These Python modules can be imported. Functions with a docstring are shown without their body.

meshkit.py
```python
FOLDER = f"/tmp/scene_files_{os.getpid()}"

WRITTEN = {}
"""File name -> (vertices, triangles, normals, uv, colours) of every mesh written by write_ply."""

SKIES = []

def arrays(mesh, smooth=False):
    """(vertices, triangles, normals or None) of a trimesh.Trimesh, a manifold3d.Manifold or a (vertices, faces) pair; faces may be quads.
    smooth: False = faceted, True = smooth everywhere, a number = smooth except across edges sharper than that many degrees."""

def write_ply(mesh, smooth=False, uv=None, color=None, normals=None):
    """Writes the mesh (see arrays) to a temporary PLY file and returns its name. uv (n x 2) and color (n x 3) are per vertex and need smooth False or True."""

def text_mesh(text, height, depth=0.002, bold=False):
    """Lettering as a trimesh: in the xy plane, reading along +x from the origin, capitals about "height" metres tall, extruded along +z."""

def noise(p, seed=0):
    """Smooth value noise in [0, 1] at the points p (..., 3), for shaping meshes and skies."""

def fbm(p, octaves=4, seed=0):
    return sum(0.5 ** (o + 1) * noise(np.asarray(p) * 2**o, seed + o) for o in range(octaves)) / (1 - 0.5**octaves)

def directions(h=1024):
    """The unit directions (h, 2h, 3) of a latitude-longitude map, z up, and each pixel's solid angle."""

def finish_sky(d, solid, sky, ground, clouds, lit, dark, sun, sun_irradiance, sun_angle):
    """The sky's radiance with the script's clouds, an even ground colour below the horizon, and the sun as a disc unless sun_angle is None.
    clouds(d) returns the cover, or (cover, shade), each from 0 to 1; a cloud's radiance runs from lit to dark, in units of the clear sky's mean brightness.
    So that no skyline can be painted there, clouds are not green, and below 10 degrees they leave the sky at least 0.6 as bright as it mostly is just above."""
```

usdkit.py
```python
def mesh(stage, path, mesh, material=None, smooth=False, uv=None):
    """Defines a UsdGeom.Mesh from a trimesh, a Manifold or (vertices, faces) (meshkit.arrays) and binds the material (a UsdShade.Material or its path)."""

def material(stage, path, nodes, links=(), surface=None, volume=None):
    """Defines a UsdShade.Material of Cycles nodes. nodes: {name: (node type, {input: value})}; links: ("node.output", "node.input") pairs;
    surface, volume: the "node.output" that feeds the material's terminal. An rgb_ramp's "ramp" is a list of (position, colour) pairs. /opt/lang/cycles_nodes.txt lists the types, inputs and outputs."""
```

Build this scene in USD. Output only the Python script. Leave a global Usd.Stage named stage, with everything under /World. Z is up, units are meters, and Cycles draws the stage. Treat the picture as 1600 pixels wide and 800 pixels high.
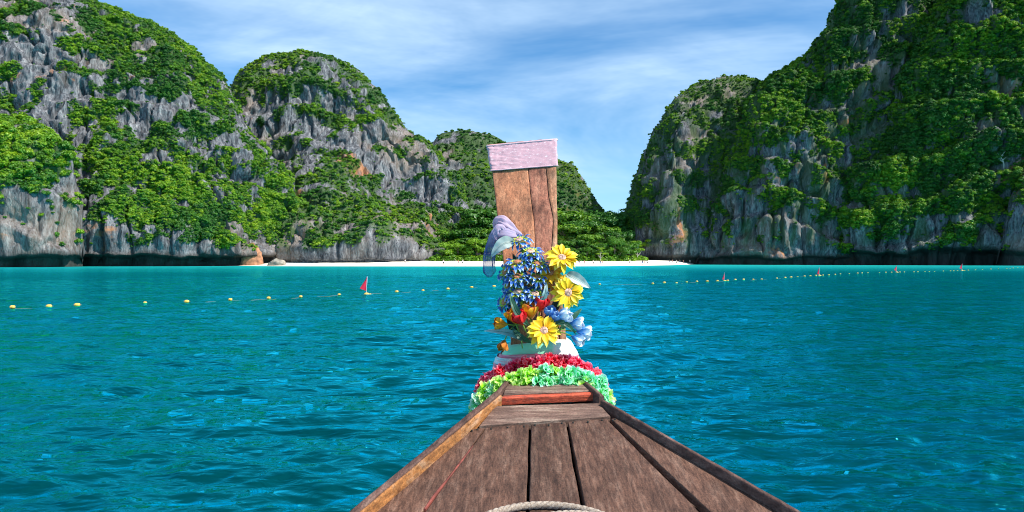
import math, numpy as np, trimesh, manifold3d, usdkit
from meshkit import noise, fbm
from pxr import Usd, UsdGeom, UsdLux, UsdShade, Gf, Sdf, Vt

stage = Usd.Stage.CreateInMemory()
UsdGeom.SetStageUpAxis(stage, 'Z')
UsdGeom.SetStageMetersPerUnit(stage, 1.0)
UsdGeom.Xform.Define(stage, '/World')
UsdGeom.Scope.Define(stage, '/World/Looks')
rng = np.random.default_rng(7)
PI = math.pi

# ------------------------------------------------------------------ camera
EYE = 2.0                       # metres above the sea, in the bow of the boat
cam = UsdGeom.Camera.Define(stage, '/World/camera')
cam.CreateHorizontalApertureAttr(36.0)
cam.CreateFocalLengthAttr(22.5)
cam.CreateExposureAttr(1.0)
cam.AddTranslateOp().Set(Gf.Vec3d(0, 0, EYE))
cam.AddRotateXOp().Set(90 + 0.344)

# ------------------------------------------------------------------ light
SUN = np.array([0.62, -0.29, 0.73]); SUN /= np.linalg.norm(SUN)
sun = UsdLux.DistantLight.Define(stage, '/World/sun')
sun.CreateIntensityAttr(1.1); sun.CreateAngleAttr(0.5)
sun.CreateColorAttr(Gf.Vec3f(1.0, 0.95, 0.86))
sun.GetPrim().CreateAttribute('inputs:normalize', Sdf.ValueTypeNames.Bool).Set(True)
sun.AddRotateZOp().Set(math.degrees(math.atan2(SUN[1], SUN[0])) + 90)
sun.AddRotateXOp().Set(math.degrees(math.acos(SUN[2])))
sky = UsdLux.DomeLight.Define(stage, '/World/sky')
SKY = usdkit.material(stage, '/World/Looks/sky', {
    'sky': ('sky_texture', {'sky_type': 'single_scattering', 'sun_disc': False, 'sun_elevation': float(math.asin(SUN[2])),
                            'sun_rotation': float(math.atan2(SUN[0], SUN[1])), 'air_density': 1.0, 'aerosol_density': 0.35, 'ozone_density': 2.5}),
    'hsv': ('hsv', {'saturation': 1.45, 'value': 0.86}),
    'tc': ('texture_coordinate', {}), 's': ('separate_xyz', {}),
    'zc': ('math', {'math_type': 'maximum', 'value2': 0.0}), 'za': ('math', {'math_type': 'add', 'value2': 0.42}),
    'dx': ('math', {'math_type': 'divide'}), 'dy': ('math', {'math_type': 'divide'}), 'cv': ('combine_xyz', {}),
    'm1': ('mapping', {'rotation': (0, 0, 0.62), 'scale': (1.3, 2.6, 1.0), 'location': (1.7, 0.35, 0)}),
    'n1': ('noise_texture', {'scale': 0.75, 'detail': 7.0, 'roughness': 0.56, 'distortion': 0.55}),
    'm2': ('mapping', {'rotation': (0, 0, -0.3), 'scale': (1.8, 3.8, 1.0), 'location': (4.0, 2.0, 0)}),
    'n2': ('noise_texture', {'scale': 1.6, 'detail': 8.0, 'roughness': 0.62, 'distortion': 0.3}),
    'r1': ('rgb_ramp', {'ramp': [(0.34, (0.0,) * 3), (0.48, (0.42,) * 3), (0.62, (0.95,) * 3)]}),
    'r2': ('rgb_ramp', {'ramp': [(0.30, (0.55,) * 3), (0.68, (1,) * 3)]}),
    'mul': ('math', {'math_type': 'multiply'}),
    'low': ('map_range', {'from_min': 0.06, 'from_max': 0.16, 'to_min': 0.12, 'to_max': 1.0, 'clamp': True}),
    'mul2': ('math', {'math_type': 'multiply'}), 'mul3': ('math', {'math_type': 'multiply', 'value2': 0.86}),
    'inv': ('math', {'math_type': 'subtract', 'value1': 1.0}), 'isc': ('math', {'math_type': 'multiply', 'value2': 0.62}), 'deep': ('mix', {'color2': (1.3, 3.7, 6.6)}),
    'mix': ('mix', {'color2': (4.3, 5.6, 6.8)}),
    'bg': ('background_shader', {'strength': 0.1})},
    [('sky.color', 'hsv.color'), ('tc.generated', 's.vector'), ('s.z', 'zc.value1'), ('zc.value', 'za.value1'),
     ('s.x', 'dx.value1'), ('za.value', 'dx.value2'), ('s.y', 'dy.value1'), ('za.value', 'dy.value2'), ('dx.value', 'cv.x'), ('dy.value', 'cv.y'),
     ('cv.vector', 'm1.vector'), ('m1.vector', 'n1.vector'), ('cv.vector', 'm2.vector'), ('m2.vector', 'n2.vector'),
     ('n1.fac', 'r1.fac'), ('n2.fac', 'r2.fac'), ('r1.color', 'mul.value1'), ('r2.color', 'mul.value2'),
     ('s.z', 'low.value'), ('mul.value', 'mul2.value1'), ('low.result', 'mul2.value2'), ('mul2.value', 'mul3.value1'),
     ('mul3.value', 'mix.fac'), ('low.result', 'inv.value2'), ('inv.value', 'isc.value1'), ('isc.value', 'deep.fac'), ('hsv.color', 'deep.color1'), ('deep.color', 'mix.color1'), ('mix.color', 'bg.color')], surface='bg.background')
UsdShade.MaterialBindingAPI.Apply(sky.GetPrim()).Bind(SKY)

# ------------------------------------------------------------------ small helpers
taken = {}
def path(name, parent=None):
    base = (str(parent.GetPath()) if parent is not None else '/World') + '/' + name
    k = taken.get(base, 0); taken[base] = k + 1
    return base if k == 0 else f'{base}_{k:03d}'
def tag(p, label=None, cat=None, group=None, kind=None):
    p = p.GetPrim() if hasattr(p, 'GetPrim') else p
    for k, v in (('label', label), ('category', cat), ('group', group), ('kind', kind)):
        if v: p.SetCustomDataByKey(k, v)
    return p
def matrix(loc=(0, 0, 0), axes=None, scale=1.0):
    """4x4 for USD (row vectors); axes: 3x3 whose columns are the local x, y, z in the world."""
    m = np.eye(4); m[:3, :3] = (np.eye(3) if axes is None else np.asarray(axes)).T * (np.asarray(scale, float).reshape(-1, 1) if np.ndim(scale) else scale)
    m[3, :3] = loc
    return Gf.Matrix4d(*m.ravel().tolist())
def thing(name, m=None):
    x = UsdGeom.Xform.Define(stage, path(name))
    if m is not None: x.AddTransformOp().Set(m)
    return x.GetPrim()
def part(name, mesh, mat, parent=None, smooth=40, uv=None):
    return usdkit.mesh(stage, path(name, parent), mesh, mat, smooth, uv).GetPrim()
def copy_of(root, m):
    name = root.GetName()
    x = UsdGeom.Xform.Define(stage, path(name))
    x.GetPrim().GetReferences().AddInternalReference(root.GetPath())
    x.ClearXformOpOrder(); x.AddTransformOp(opSuffix='place').Set(m)
    x.GetPrim().SetInstanceable(True)
    return x.GetPrim()
def at(px, py, d):
    """The world point seen at a place of the photograph, d metres ahead of the lens."""
    return np.array([(px - 800) / 1000 * d, d, EYE + (406 - py) / 1000 * d])
def frame(z, up=(0, 0, 1)):
    z = np.asarray(z, float); z = z / np.linalg.norm(z)
    up = np.asarray(up, float)
    if abs(z @ up) > 0.97: up = np.array([0, -1.0, 0.05])
    x = np.cross(up, z); x /= np.linalg.norm(x)
    return np.stack([x, np.cross(z, x), z], 1)
def grid_faces(nr, nc, wrap=False):
    r, c = np.meshgrid(np.arange(nr - 1), np.arange(nc if wrap else nc - 1), indexing='ij')
    a = r * nc + c; b = r * nc + (c + 1) % nc
    return np.stack([a, b, b + nc, a + nc], -1).reshape(-1, 4)
def tube(pts, rad, n=8, caps=True):
    pts = np.asarray(pts, float); rad = np.broadcast_to(rad, len(pts))
    t = np.gradient(pts, axis=0); t /= np.linalg.norm(t, axis=1, keepdims=True)
    u = np.cross(t[0], [0.31, 0.2, 0.93]); u /= np.linalg.norm(u)
    rows = []
    for p, d, r in zip(pts, t, rad):
        u = u - d * (u @ d); u /= np.linalg.norm(u); w = np.cross(d, u)
        a = np.arange(n) / n * 2 * PI
        rows.append(p + r * (np.outer(np.cos(a), u) + np.outer(np.sin(a), w)))
    v = np.concatenate(rows); f = grid_faces(len(pts), n, True)
    f = np.vstack([f[:, [0, 1, 2]], f[:, [0, 2, 3]]])
    if caps:
        k = len(v); v = np.vstack([v, pts[0], pts[-1]])
        i = np.arange(n); j = (i + 1) % n
        f = np.vstack([f, np.stack([j, i, np.full(n, k)], 1), np.stack([i + (len(pts) - 1) * n, j + (len(pts) - 1) * n, np.full(n, k + 1)], 1)])
    return v, f
def merge(*ms):
    vs, fs, k = [], [], 0
    for v, f in ms:
        v, f = np.asarray(v, float), np.asarray(f)
        if f.shape[1] == 4: f = np.vstack([f[:, [0, 1, 2]], f[:, [0, 2, 3]]])
        vs.append(v); fs.append(f + k); k += len(v)
    return np.vstack(vs), np.vstack(fs)
def hull(points):
    t = trimesh.convex.convex_hull(np.asarray(points)); return np.array(t.vertices), np.array(t.faces)
def ball(c, r, sub=2, scale=(1, 1, 1)):
    s = trimesh.creation.icosphere(sub); return np.array(s.vertices) * r * np.asarray(scale) + c, np.array(s.faces)
def float_primvar(prim, name, values):
    UsdGeom.PrimvarsAPI(prim).CreatePrimvar(name, Sdf.ValueTypeNames.FloatArray, 'vertex').Set(Vt.FloatArray.FromNumpy(np.asarray(values, np.float32)))
def smoothstep(a, b, x):
    t = np.clip((x - a) / (b - a), 0, 1); return t * t * (3 - 2 * t)
L = '/World/Looks/'

# ------------------------------------------------------------------ landscape materials
def simple(name, color, rough=0.6, noise_scale=None, vary=0.25, bump=None, spec=0.5, **extra):
    nodes = {'p': ('principled_bsdf', {'base_color': color, 'roughness': rough, 'specular_ior_level': spec, **extra})}; links = []
    if noise_scale:
        nodes['tc'] = ('texture_coordinate', {})
        nodes['n'] = ('noise_texture', {'scale': noise_scale, 'detail': 4.0})
        c = np.asarray(color)
        nodes['r'] = ('rgb_ramp', {'ramp': [(0.3, tuple(c * (1 - vary))), (0.7, tuple(np.minimum(c * (1 + vary), 0.95)))]})
        links += [('tc.object', 'n.vector'), ('n.fac', 'r.fac'), ('r.color', 'p.base_color')]
        if bump:
            nodes['b'] = ('bump', {'strength': 0.5, 'distance': bump}); links += [('n.fac', 'b.height'), ('b.normal', 'p.normal')]
    return usdkit.material(stage, L + name, nodes, links, surface='p.BSDF')

ROCK = usdkit.material(stage, L + 'limestone', {
    'g': ('geometry', {}),
    'm1': ('mapping', {'scale': (0.62, 0.62, 0.075)}), 'n1': ('noise_texture', {'scale': 1.0, 'detail': 6.0, 'roughness': 0.62, 'distortion': 0.4}),
    'm2': ('mapping', {'scale': (1.0, 1.0, 0.30)}), 'n2': ('noise_texture', {'scale': 1.9, 'detail': 5.0, 'roughness': 0.65}),
    'n3': ('noise_texture', {'scale': 0.028, 'detail': 3.0, 'roughness': 0.6}),
    'n4': ('noise_texture', {'scale': 0.05, 'detail': 5.0, 'roughness': 0.6, 'distortion': 0.5}),
    'r1': ('rgb_ramp', {'ramp': [(0.32, (0.028, 0.029, 0.033)), (0.43, (0.078, 0.081, 0.090)), (0.54, (0.138, 0.141, 0.152)), (0.68, (0.245, 0.246, 0.252))]}),
    'r2': ('rgb_ramp', {'ramp': [(0.34, (0.30, 0.30, 0.34)), (0.48, (0.85, 0.85, 0.88)), (0.66, (1.35, 1.33, 1.30))]}),
    'mul': ('mix', {'mix_type': 'multiply', 'fac': 1.0}),
    'tan': ('mix', {'color2': (0.27, 0.19, 0.13)}), 'rt': ('rgb_ramp', {'ramp': [(0.52, (0.0,) * 3), (0.66, (0.42,) * 3)]}),
    'org': ('mix', {'color2': (0.42, 0.17, 0.07)}), 'ro': ('rgb_ramp', {'ramp': [(0.63, (0.0,) * 3), (0.68, (0.75,) * 3)]}),
    'veg': ('attribute', {'attribute': 'veg'}), 'wet': ('attribute', {'attribute': 'tide'}),
    'gn': ('mix', {'color2': (0.026, 0.066, 0.006)}), 'wm': ('mix', {'color2': (0.03, 0.028, 0.024)}),
    'b1': ('bump', {'strength': 0.75, 'distance': 1.4}), 'b2': ('bump', {'strength': 0.8, 'distance': 0.5}),
    'p': ('principled_bsdf', {'roughness': 0.85, 'specular_ior_level': 0.25})},
    [('g.position', 'm1.vector'), ('m1.vector', 'n1.vector'), ('g.position', 'm2.vector'), ('m2.vector', 'n2.vector'), ('g.position', 'n3.vector'), ('g.position', 'n4.vector'),
     ('n1.fac', 'r1.fac'), ('n2.fac', 'r2.fac'), ('r1.color', 'mul.color1'), ('r2.color', 'mul.color2'),
     ('n3.fac', 'rt.fac'), ('rt.color', 'tan.fac'), ('mul.color', 'tan.color1'), ('n4.fac', 'ro.fac'), ('ro.color', 'org.fac'), ('tan.color', 'org.color1'),
     ('veg.fac', 'gn.fac'), ('org.color', 'gn.color1'), ('wet.fac', 'wm.fac'), ('gn.color', 'wm.color1'), ('wm.color', 'p.base_color'),
     ('n1.fac', 'b1.height'), ('n2.fac', 'b2.height'), ('b1.normal', 'b2.normal'), ('b2.normal', 'p.normal')], surface='p.BSDF')

def leaf_material(name, dark, mid, light, transl=0.3, scale=0.07):
    return usdkit.material(stage, L + name, {
        'o': ('object_info', {}), 'g': ('geometry', {}), 'n': ('noise_texture', {'scale': scale, 'detail': 3.0}), 'n2': ('noise_texture', {'scale': 1.1, 'detail': 2.0}),
        'a': ('math', {'math_type': 'multiply_add', 'value2': 0.42}), 'b': ('math', {'math_type': 'multiply_add', 'value2': 0.42}), 'c': ('math', {'math_type': 'multiply', 'value2': 0.3}),
        'r': ('rgb_ramp', {'ramp': [(0.22, dark), (0.5, mid), (0.8, light)]}),
        'd': ('diffuse_bsdf', {}), 't': ('translucent_bsdf', {}), 'm': ('mix_closure', {'fac': transl}),
        'gl': ('glossy_bsdf', {'roughness': 0.45, 'color': (0.9, 0.95, 0.9)}), 'm2': ('mix_closure', {'fac': 0.03})},
        [('g.position', 'n.vector'), ('g.position', 'n2.vector'), ('n2.fac', 'c.value1'), ('n.fac', 'b.value1'), ('c.value', 'b.value3'), ('o.random', 'a.value1'), ('b.value', 'a.value3'), ('a.value', 'r.fac'),
         ('r.color', 'd.color'), ('r.color', 't.color'), ('d.BSDF', 'm.closure1'), ('t.BSDF', 'm.closure2'), ('m.closure', 'm2.closure1'), ('gl.BSDF', 'm2.closure2')], surface='m2.closure')
LEAF = [leaf_material('foliage', (0.026, 0.092, 0.006), (0.068, 0.185, 0.007), (0.17, 0.31, 0.010)),
        leaf_material('foliage_bright', (0.060, 0.165, 0.006), (0.115, 0.26, 0.007), (0.25, 0.37, 0.010)),
        leaf_material('foliage_deep', (0.013, 0.060, 0.010), (0.030, 0.118, 0.012), (0.06, 0.19, 0.018))]
BARK = simple('bark', (0.16, 0.12, 0.09), 0.9, 3.0, 0.4)
PALEBARK = simple('pale_bark', (0.42, 0.38, 0.32), 0.9, 3.0, 0.3)

# ------------------------------------------------------------------ cliffs
# how much of each 50 x 50 patch of the view is overgrown: rows from the top, columns from the left, 0..9
VEG = ['54698899 99888888 99999999 99965889 9',
       '34487788 88865688 99999999 98746868 8',
       '53456789 78776566 99999569 98747867 7',
       '63373665 56776555 99995469 87668887 7',
       '86294644 53443689 99794587 66589888 8',
       '86387875 58643379 99994475 54689998 8',
       '11477887 89998559 99894343 44788886 6',
       '10246777 78763788 99993211 23445663 3',
       '00112132 33222389 99981100 01111121 1']
VEG = np.array([[int(c) for c in r.replace(' ', '')] for r in VEG], float) / 9
def overgrown(px, py):
    x = np.clip(px / 50 - 0.5, 0, 31.999); y = np.clip(py / 50 - 0.5, 0, 7.999)
    i, j = y.astype(int), x.astype(int); fy, fx = y - i, x - j
    return VEG[i, j] * (1 - fy) * (1 - fx) + VEG[i, j + 1] * (1 - fy) * fx + VEG[i + 1, j] * fy * (1 - fx) + VEG[i + 1, j + 1] * fy * fx

bushes = {}
def cliff(key, label, line, near, far, prof, notch=(3.0, 4.0), rough=1.0, step=2.3, size=(0.38, 1.15), cover=-0.03, dens=0.36, deep=0.3, bright=0.25, seed=0, cat='cliff', drape=0.0, moss=0.0):
    """A limestone mass: its skyline, its foot and crest distances, and the profile from foot to crest."""
    line, near, far = np.array(line, float), np.array(near, float), np.array(far, float)
    p = np.arange(line[0, 0], line[-1, 0] + 0.1, step)
    top = np.interp(p, line[:, 0], line[:, 1])
    d0, dc = np.interp(p, near[:, 0], near[:, 1]), np.interp(p, far[:, 0], far[:, 1])
    for _ in range(6):
        d0[1:-1] = (d0[:-2] + 2 * d0[1:-1] + d0[2:]) / 4; dc[1:-1] = (dc[:-2] + 2 * dc[1:-1] + dc[2:]) / 4
    ztop = np.maximum(EYE + (406 - top) / 1000 * dc, 0.5)
    nv = int(max(406 - line[:, 1].min(), 60) / step)
    nb = 16
    t = np.linspace(0, 1, nv)
    t = np.where(t < 0.06, t * 0.9, t)
    prof = np.array(prof, float)
    tt = np.linspace(0, 1, 200); gg = np.interp(tt, prof[:, 0], prof[:, 1])
    for _ in range(40): gg[1:-1] = (gg[:-2] + 2 * gg[1:-1] + gg[2:]) / 4
    # front
    T = np.repeat(t[:, None], len(p), 1); P = np.repeat(p[None], nv, 0)
    Z = -1.5 + T * (ztop[None] + 1.5)
    G = np.interp(T, tt, gg)
    D = d0[None] + (dc - d0)[None] * G
    # back, falling away behind the crest
    s = np.linspace(0, 1, nb + 1)[1:, None]
    Zb = ztop[None] * (1 - s ** 1.7) - 1.5 * s; Db = dc[None] + (25 + 0.45 * ztop[None]) * s
    P = np.vstack([P, np.repeat(p[None], nb, 0)]); Z = np.vstack([Z, Zb]); D = np.vstack([D, Db])
    T = np.vstack([T, np.ones((nb, len(p)))])
    X = (P - 800) / 1000 * D
    pos = np.stack([X, D, Z], -1)
    # relief: buttresses, ledges, vertical flutes, crags
    du, dv = np.gradient(pos, axis=1), np.gradient(pos, axis=0)
    nrm = np.cross(du, dv); nrm /= np.maximum(np.linalg.norm(nrm, axis=-1, keepdims=True), 1e-9)
    q = pos + seed * 37.7
    big = fbm(q / [34, 34, 60], 3, seed) - 0.5
    mid = fbm(q / [11, 11, 26], 3, seed + 3) - 0.5
    flute = 1 - np.abs(2 * fbm(q / [4.6, 4.6, 22], 3, seed + 5) - 1)
    crag = fbm(q / [2.6, 2.6, 5.0], 3, seed + 9) - 0.5
    zz = Z / 15 + 2.2 * fbm(q / [40, 40, 70], 2, seed + 11)
    ledge = (zz % 1.0); ledge = np.where(ledge < 0.8, ledge / 0.8, (1 - ledge) / 0.2) - 0.5
    amp = smoothstep(0, 10, Z) * 0.6 + 0.4
    edge = np.minimum(smoothstep(0, 14, np.arange(len(p))), smoothstep(0, 14, np.arange(len(p))[::-1]))[None] * 0.7 + 0.3
    crack = np.clip(np.abs(2 * fbm(q / [6.5, 6.5, 30], 3, seed + 41) - 1) / 0.10, 0, 1)
    fine = 1 - np.abs(2 * fbm(q / [2.0, 2.0, 11], 2, seed + 43) - 1)
    disp = (2.4 * (crack - 1) + 1.15 * (fine - 0.6) + 15 * big + 9 * mid + 2.7 * (flute - 0.6) + 2.6 * crag + 2.6 * ledge) * rough * amp * edge
    crest = 1 - 0.72 * smoothstep(0.86, 1.0, T)
    disp = disp * crest
    # tidal notch worn into the foot
    zn = notch[0] * (0.55 + 0.9 * fbm(np.stack([P / 38, P * 0, P * 0 + seed], -1), 3, seed + 17))
    cutin = notch[1] * (1 - smoothstep(zn * 0.75, zn * 1.06, Z)) * (T < 0.9) * (0.5 + fbm(np.stack([P / 26, P * 0, P * 0 + seed + 4.0], -1), 3, seed + 18))
    pos = pos + nrm * disp[..., None]
    back = np.stack([X / D, np.ones_like(D), np.zeros_like(D)], -1)
    pos = pos + back * cutin[..., None]
    # what is overgrown
    sx = 800 + pos[..., 0] / pos[..., 1] * 1000; sy = 406 - (pos[..., 2] - EYE) / pos[..., 1] * 1000
    v = overgrown(np.clip(sx, 0, 1600), np.clip(sy, 0, 410)) + cover
    clump = fbm(q / [5, 5, 5.5], 4, seed + 21) * 0.75 + (ledge + 0.5) * 0.12 + 0.13 * smoothstep(-0.1, 0.7, nrm[..., 2])
    clump = (clump - clump.mean()) / clump.std() * 0.27 + 0.5
    grow = np.where(T >= 0.995, 0.9, v) - (1 - clump) + 0.03
    vm = smoothstep(-0.05, 0.12, grow) * smoothstep(4, 9, pos[..., 2])
    vmask = smoothstep(0.02, 0.2, grow) * smoothstep(4, 8, pos[..., 2]) * 0.85
    streak = fbm(q / [3.2, 3.2, 20], 3, seed + 51)
    vmask = np.maximum(vmask, moss * smoothstep(0.40, 0.62, streak) * smoothstep(3, 12, pos[..., 2]))
    f = grid_faces(nv + nb, len(p))
    prim = part('limestone_cliff', (pos.reshape(-1, 3), f), ROCK, None, True)
    float_primvar(prim, 'veg', vmask.ravel())
    float_primvar(prim, 'tide', ((1 - smoothstep(zn * 0.8 + 0.6, zn * 1.1 + 1.6, Z)) * 0.9 * (notch[1] > 2.5)).ravel())
    tag(prim, label, cat, None, 'structure')
    # bushes
    r = np.random.default_rng(100 + seed)
    weight = (vm * dens + 0.009 * smoothstep(5, 12, pos[..., 2])) * (step / 2.3) ** 2; weight[nv + 7:] = 0
    weight *= (sx > -60) & (sx < 1660) & (sy > -50)
    # hold off where the sheet is cut away at its ends
    pick = np.argwhere(r.random(weight.shape) < weight)
    du, dv = np.gradient(pos, axis=1), np.gradient(pos, axis=0)
    nn = np.cross(du, dv); nn /= np.maximum(np.linalg.norm(nn, axis=-1, keepdims=True), 1e-9)
    i, j = pick[:, 0], pick[:, 1]
    sc = (size[0] + (size[1] - size[0]) * r.random(len(i)) ** 2.4) * (0.6 + 0.5 * np.clip(grow[i, j] * 2.5, 0, 1))
    n = nn[i, j]; at_ = pos[i, j] + n * (sc * 0.22)[:, None] + np.array([0, 0, 1]) * (sc * 0.12)[:, None]
    tone = fbm(at_ / 16, 3, seed + 31) + r.normal(0, 0.08, len(i))
    order = np.argsort(np.argsort(tone)) / max(len(i), 1)
    kind = np.where(order < deep, 2, np.where(order > 1 - bright, 1, 0))
    bushes[key] = (at_, sc, n, kind, drape, r)
    return pos

SLOPE = [(0, 0), (0.12, 0.015), (0.22, 0.10), (0.5, 0.36), (0.72, 0.52), (0.9, 0.78), (1, 1)]
WALL = [(0, 0), (0.2, 0.02), (0.5, 0.14), (0.75, 0.30), (0.9, 0.55), (1, 1)]
DOME = [(0, 0), (0.10, 0.02), (0.16, 0.12), (0.42, 0.52), (0.62, 0.60), (0.78, 0.66), (0.9, 0.80), (1, 1)]

cliff('west', 'tall grey limestone cliff with green scrub filling the left side of the bay',
      [(-420, -260), (-150, -130), (0, -58), (80, -28), (150, 2), (215, 27), (262, 47), (300, 75), (345, 112), (362, 142), (385, 190), (415, 232), (440, 262), (456, 300), (468, 350), (478, 412)],
      [(-420, 168), (0, 188), (200, 196), (380, 206), (430, 216), (478, 242)], [(-420, 290), (0, 285), (200, 275), (300, 266), (362, 256), (440, 246), (478, 244)], SLOPE, (3.2, 6.0), 1.15, seed=1, cover=-0.08, dens=0.58)
cliff('west_knob', 'low rock buttress with a bushy top at the far left shore',
      [(-110, 250), (-80, 200), (-30, 184), (0, 187), (50, 193), (88, 214), (104, 243), (116, 275), (125, 330), (131, 412)],
      [(-110, 172), (0, 172), (60, 174), (105, 180), (131, 190)], [(-110, 192), (60, 194), (131, 192)], [(0, 0), (0.6, 0.12), (0.68, 0.3), (0.85, 0.6), (1, 1)], (2.6, 4.0), 0.8, seed=2, size=(0.9, 2.0), cover=0.05, bright=0.6, deep=0.1, dens=0.26)
cliff('dome', 'dome shaped limestone hill with a bare grey face above a forest apron',
      [(325, 280), (345, 180), (362, 138), (385, 105), (420, 86), (470, 78), (520, 90), (560, 112), (600, 152), (640, 203), (672, 224), (700, 262), (725, 305), (742, 345), (757, 408)],
      [(325, 240), (480, 214), (600, 216), (690, 226), (740, 250), (757, 264)], [(325, 335), (470, 332), (600, 320), (700, 300), (757, 268)], DOME, (1.4, 2.2), 1.0, seed=3, cover=-0.11, dens=0.64)
cliff('back', 'wooded hill rising behind the beach, half hidden by the boat prow',
      [(630, 330), (660, 240), (690, 208), (730, 203), (765, 212), (800, 228), (840, 240), (872, 250), (893, 256), (912, 282), (932, 312), (955, 345), (975, 368), (992, 408)],
      [(630, 275), (760, 268), (870, 268), (950, 285), (992, 305)], [(630, 340), (870, 345), (950, 325), (992, 308)], [(0, 0), (0.3, 0.3), (0.7, 0.6), (1, 1)], (0.5, 0.3), 0.8, seed=4, cover=0.02, deep=0.35, bright=0.12)
cliff('headland', 'steep right hand headland with dark streaked rock and a green crown',
      [(964, 412), (971, 362), (978, 325), (985, 295), (997, 255), (1015, 213), (1033, 180), (1058, 150), (1090, 130), (1130, 117), (1165, 117), (1192, 127), (1220, 160), (1262, 240), (1290, 330), (1302, 412)],
      [(964, 302), (985, 278), (1050, 266), (1150, 276), (1302, 300)], [(964, 304), (1000, 308), (1090, 318), (1302, 316)], WALL, (3.0, 3.0), 1.1, seed=5, size=(0.36, 1.05), cover=-0.01, moss=0.65, dens=0.52, deep=0.3, bright=0.3)
cliff('ridge', 'high green ridge cliff between the headland and the dark cliff on the right',
      [(1086, 412), (1105, 342), (1122, 290), (1147, 230), (1168, 178), (1187, 130), (1222, 107), (1262, 91), (1288, 62), (1299, 20), (1310, -2), (1332, -45), (1400, -110), (1480, -150), (1620, -190)],
      [(1086, 270), (1150, 258), (1250, 250), (1620, 262)], [(1086, 272), (1147, 285), (1200, 292), (1300, 298), (1620, 305)], WALL, (3.0, 3.5), 1.35, seed=6, size=(0.40, 1.25), cover=-0.02, moss=0.65, dens=0.5, deep=0.35, bright=0.3)
cliff('east', 'dark cliff thick with trees closing the right side of the bay',
      [(1300, 412), (1318, 340), (1345, 252), (1395, 182), (1418, 112), (1440, 70), (1482, 0), (1520, -60), (1600, -120), (1780, -180), (1980, -230)],
      [(1300, 254), (1350, 243), (1450, 236), (1600, 230), (1980, 222)], [(1300, 256), (1400, 268), (1500, 280), (1980, 285)], WALL, (5.5, 6.5), 1.35, seed=7, size=(0.5, 1.5), dens=0.42, moss=0.5, cover=0.0, deep=0.45, bright=0.2)
cliff('east_foot', 'grey rock spur with a shrub on top at the right edge of the shore',
      [(1556, 412), (1570, 345), (1583, 300), (1602, 262), (1640, 236), (1690, 250), (1730, 300), (1750, 412)],
      [(1556, 226), (1600, 216), (1700, 212), (1750, 224)], [(1556, 228), (1600, 232), (1700, 234), (1750, 226)], [(0, 0), (0.7, 0.25), (0.85, 0.5), (1, 1)], (5.0, 4.0), 0.5, seed=8, cover=-0.25)

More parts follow.
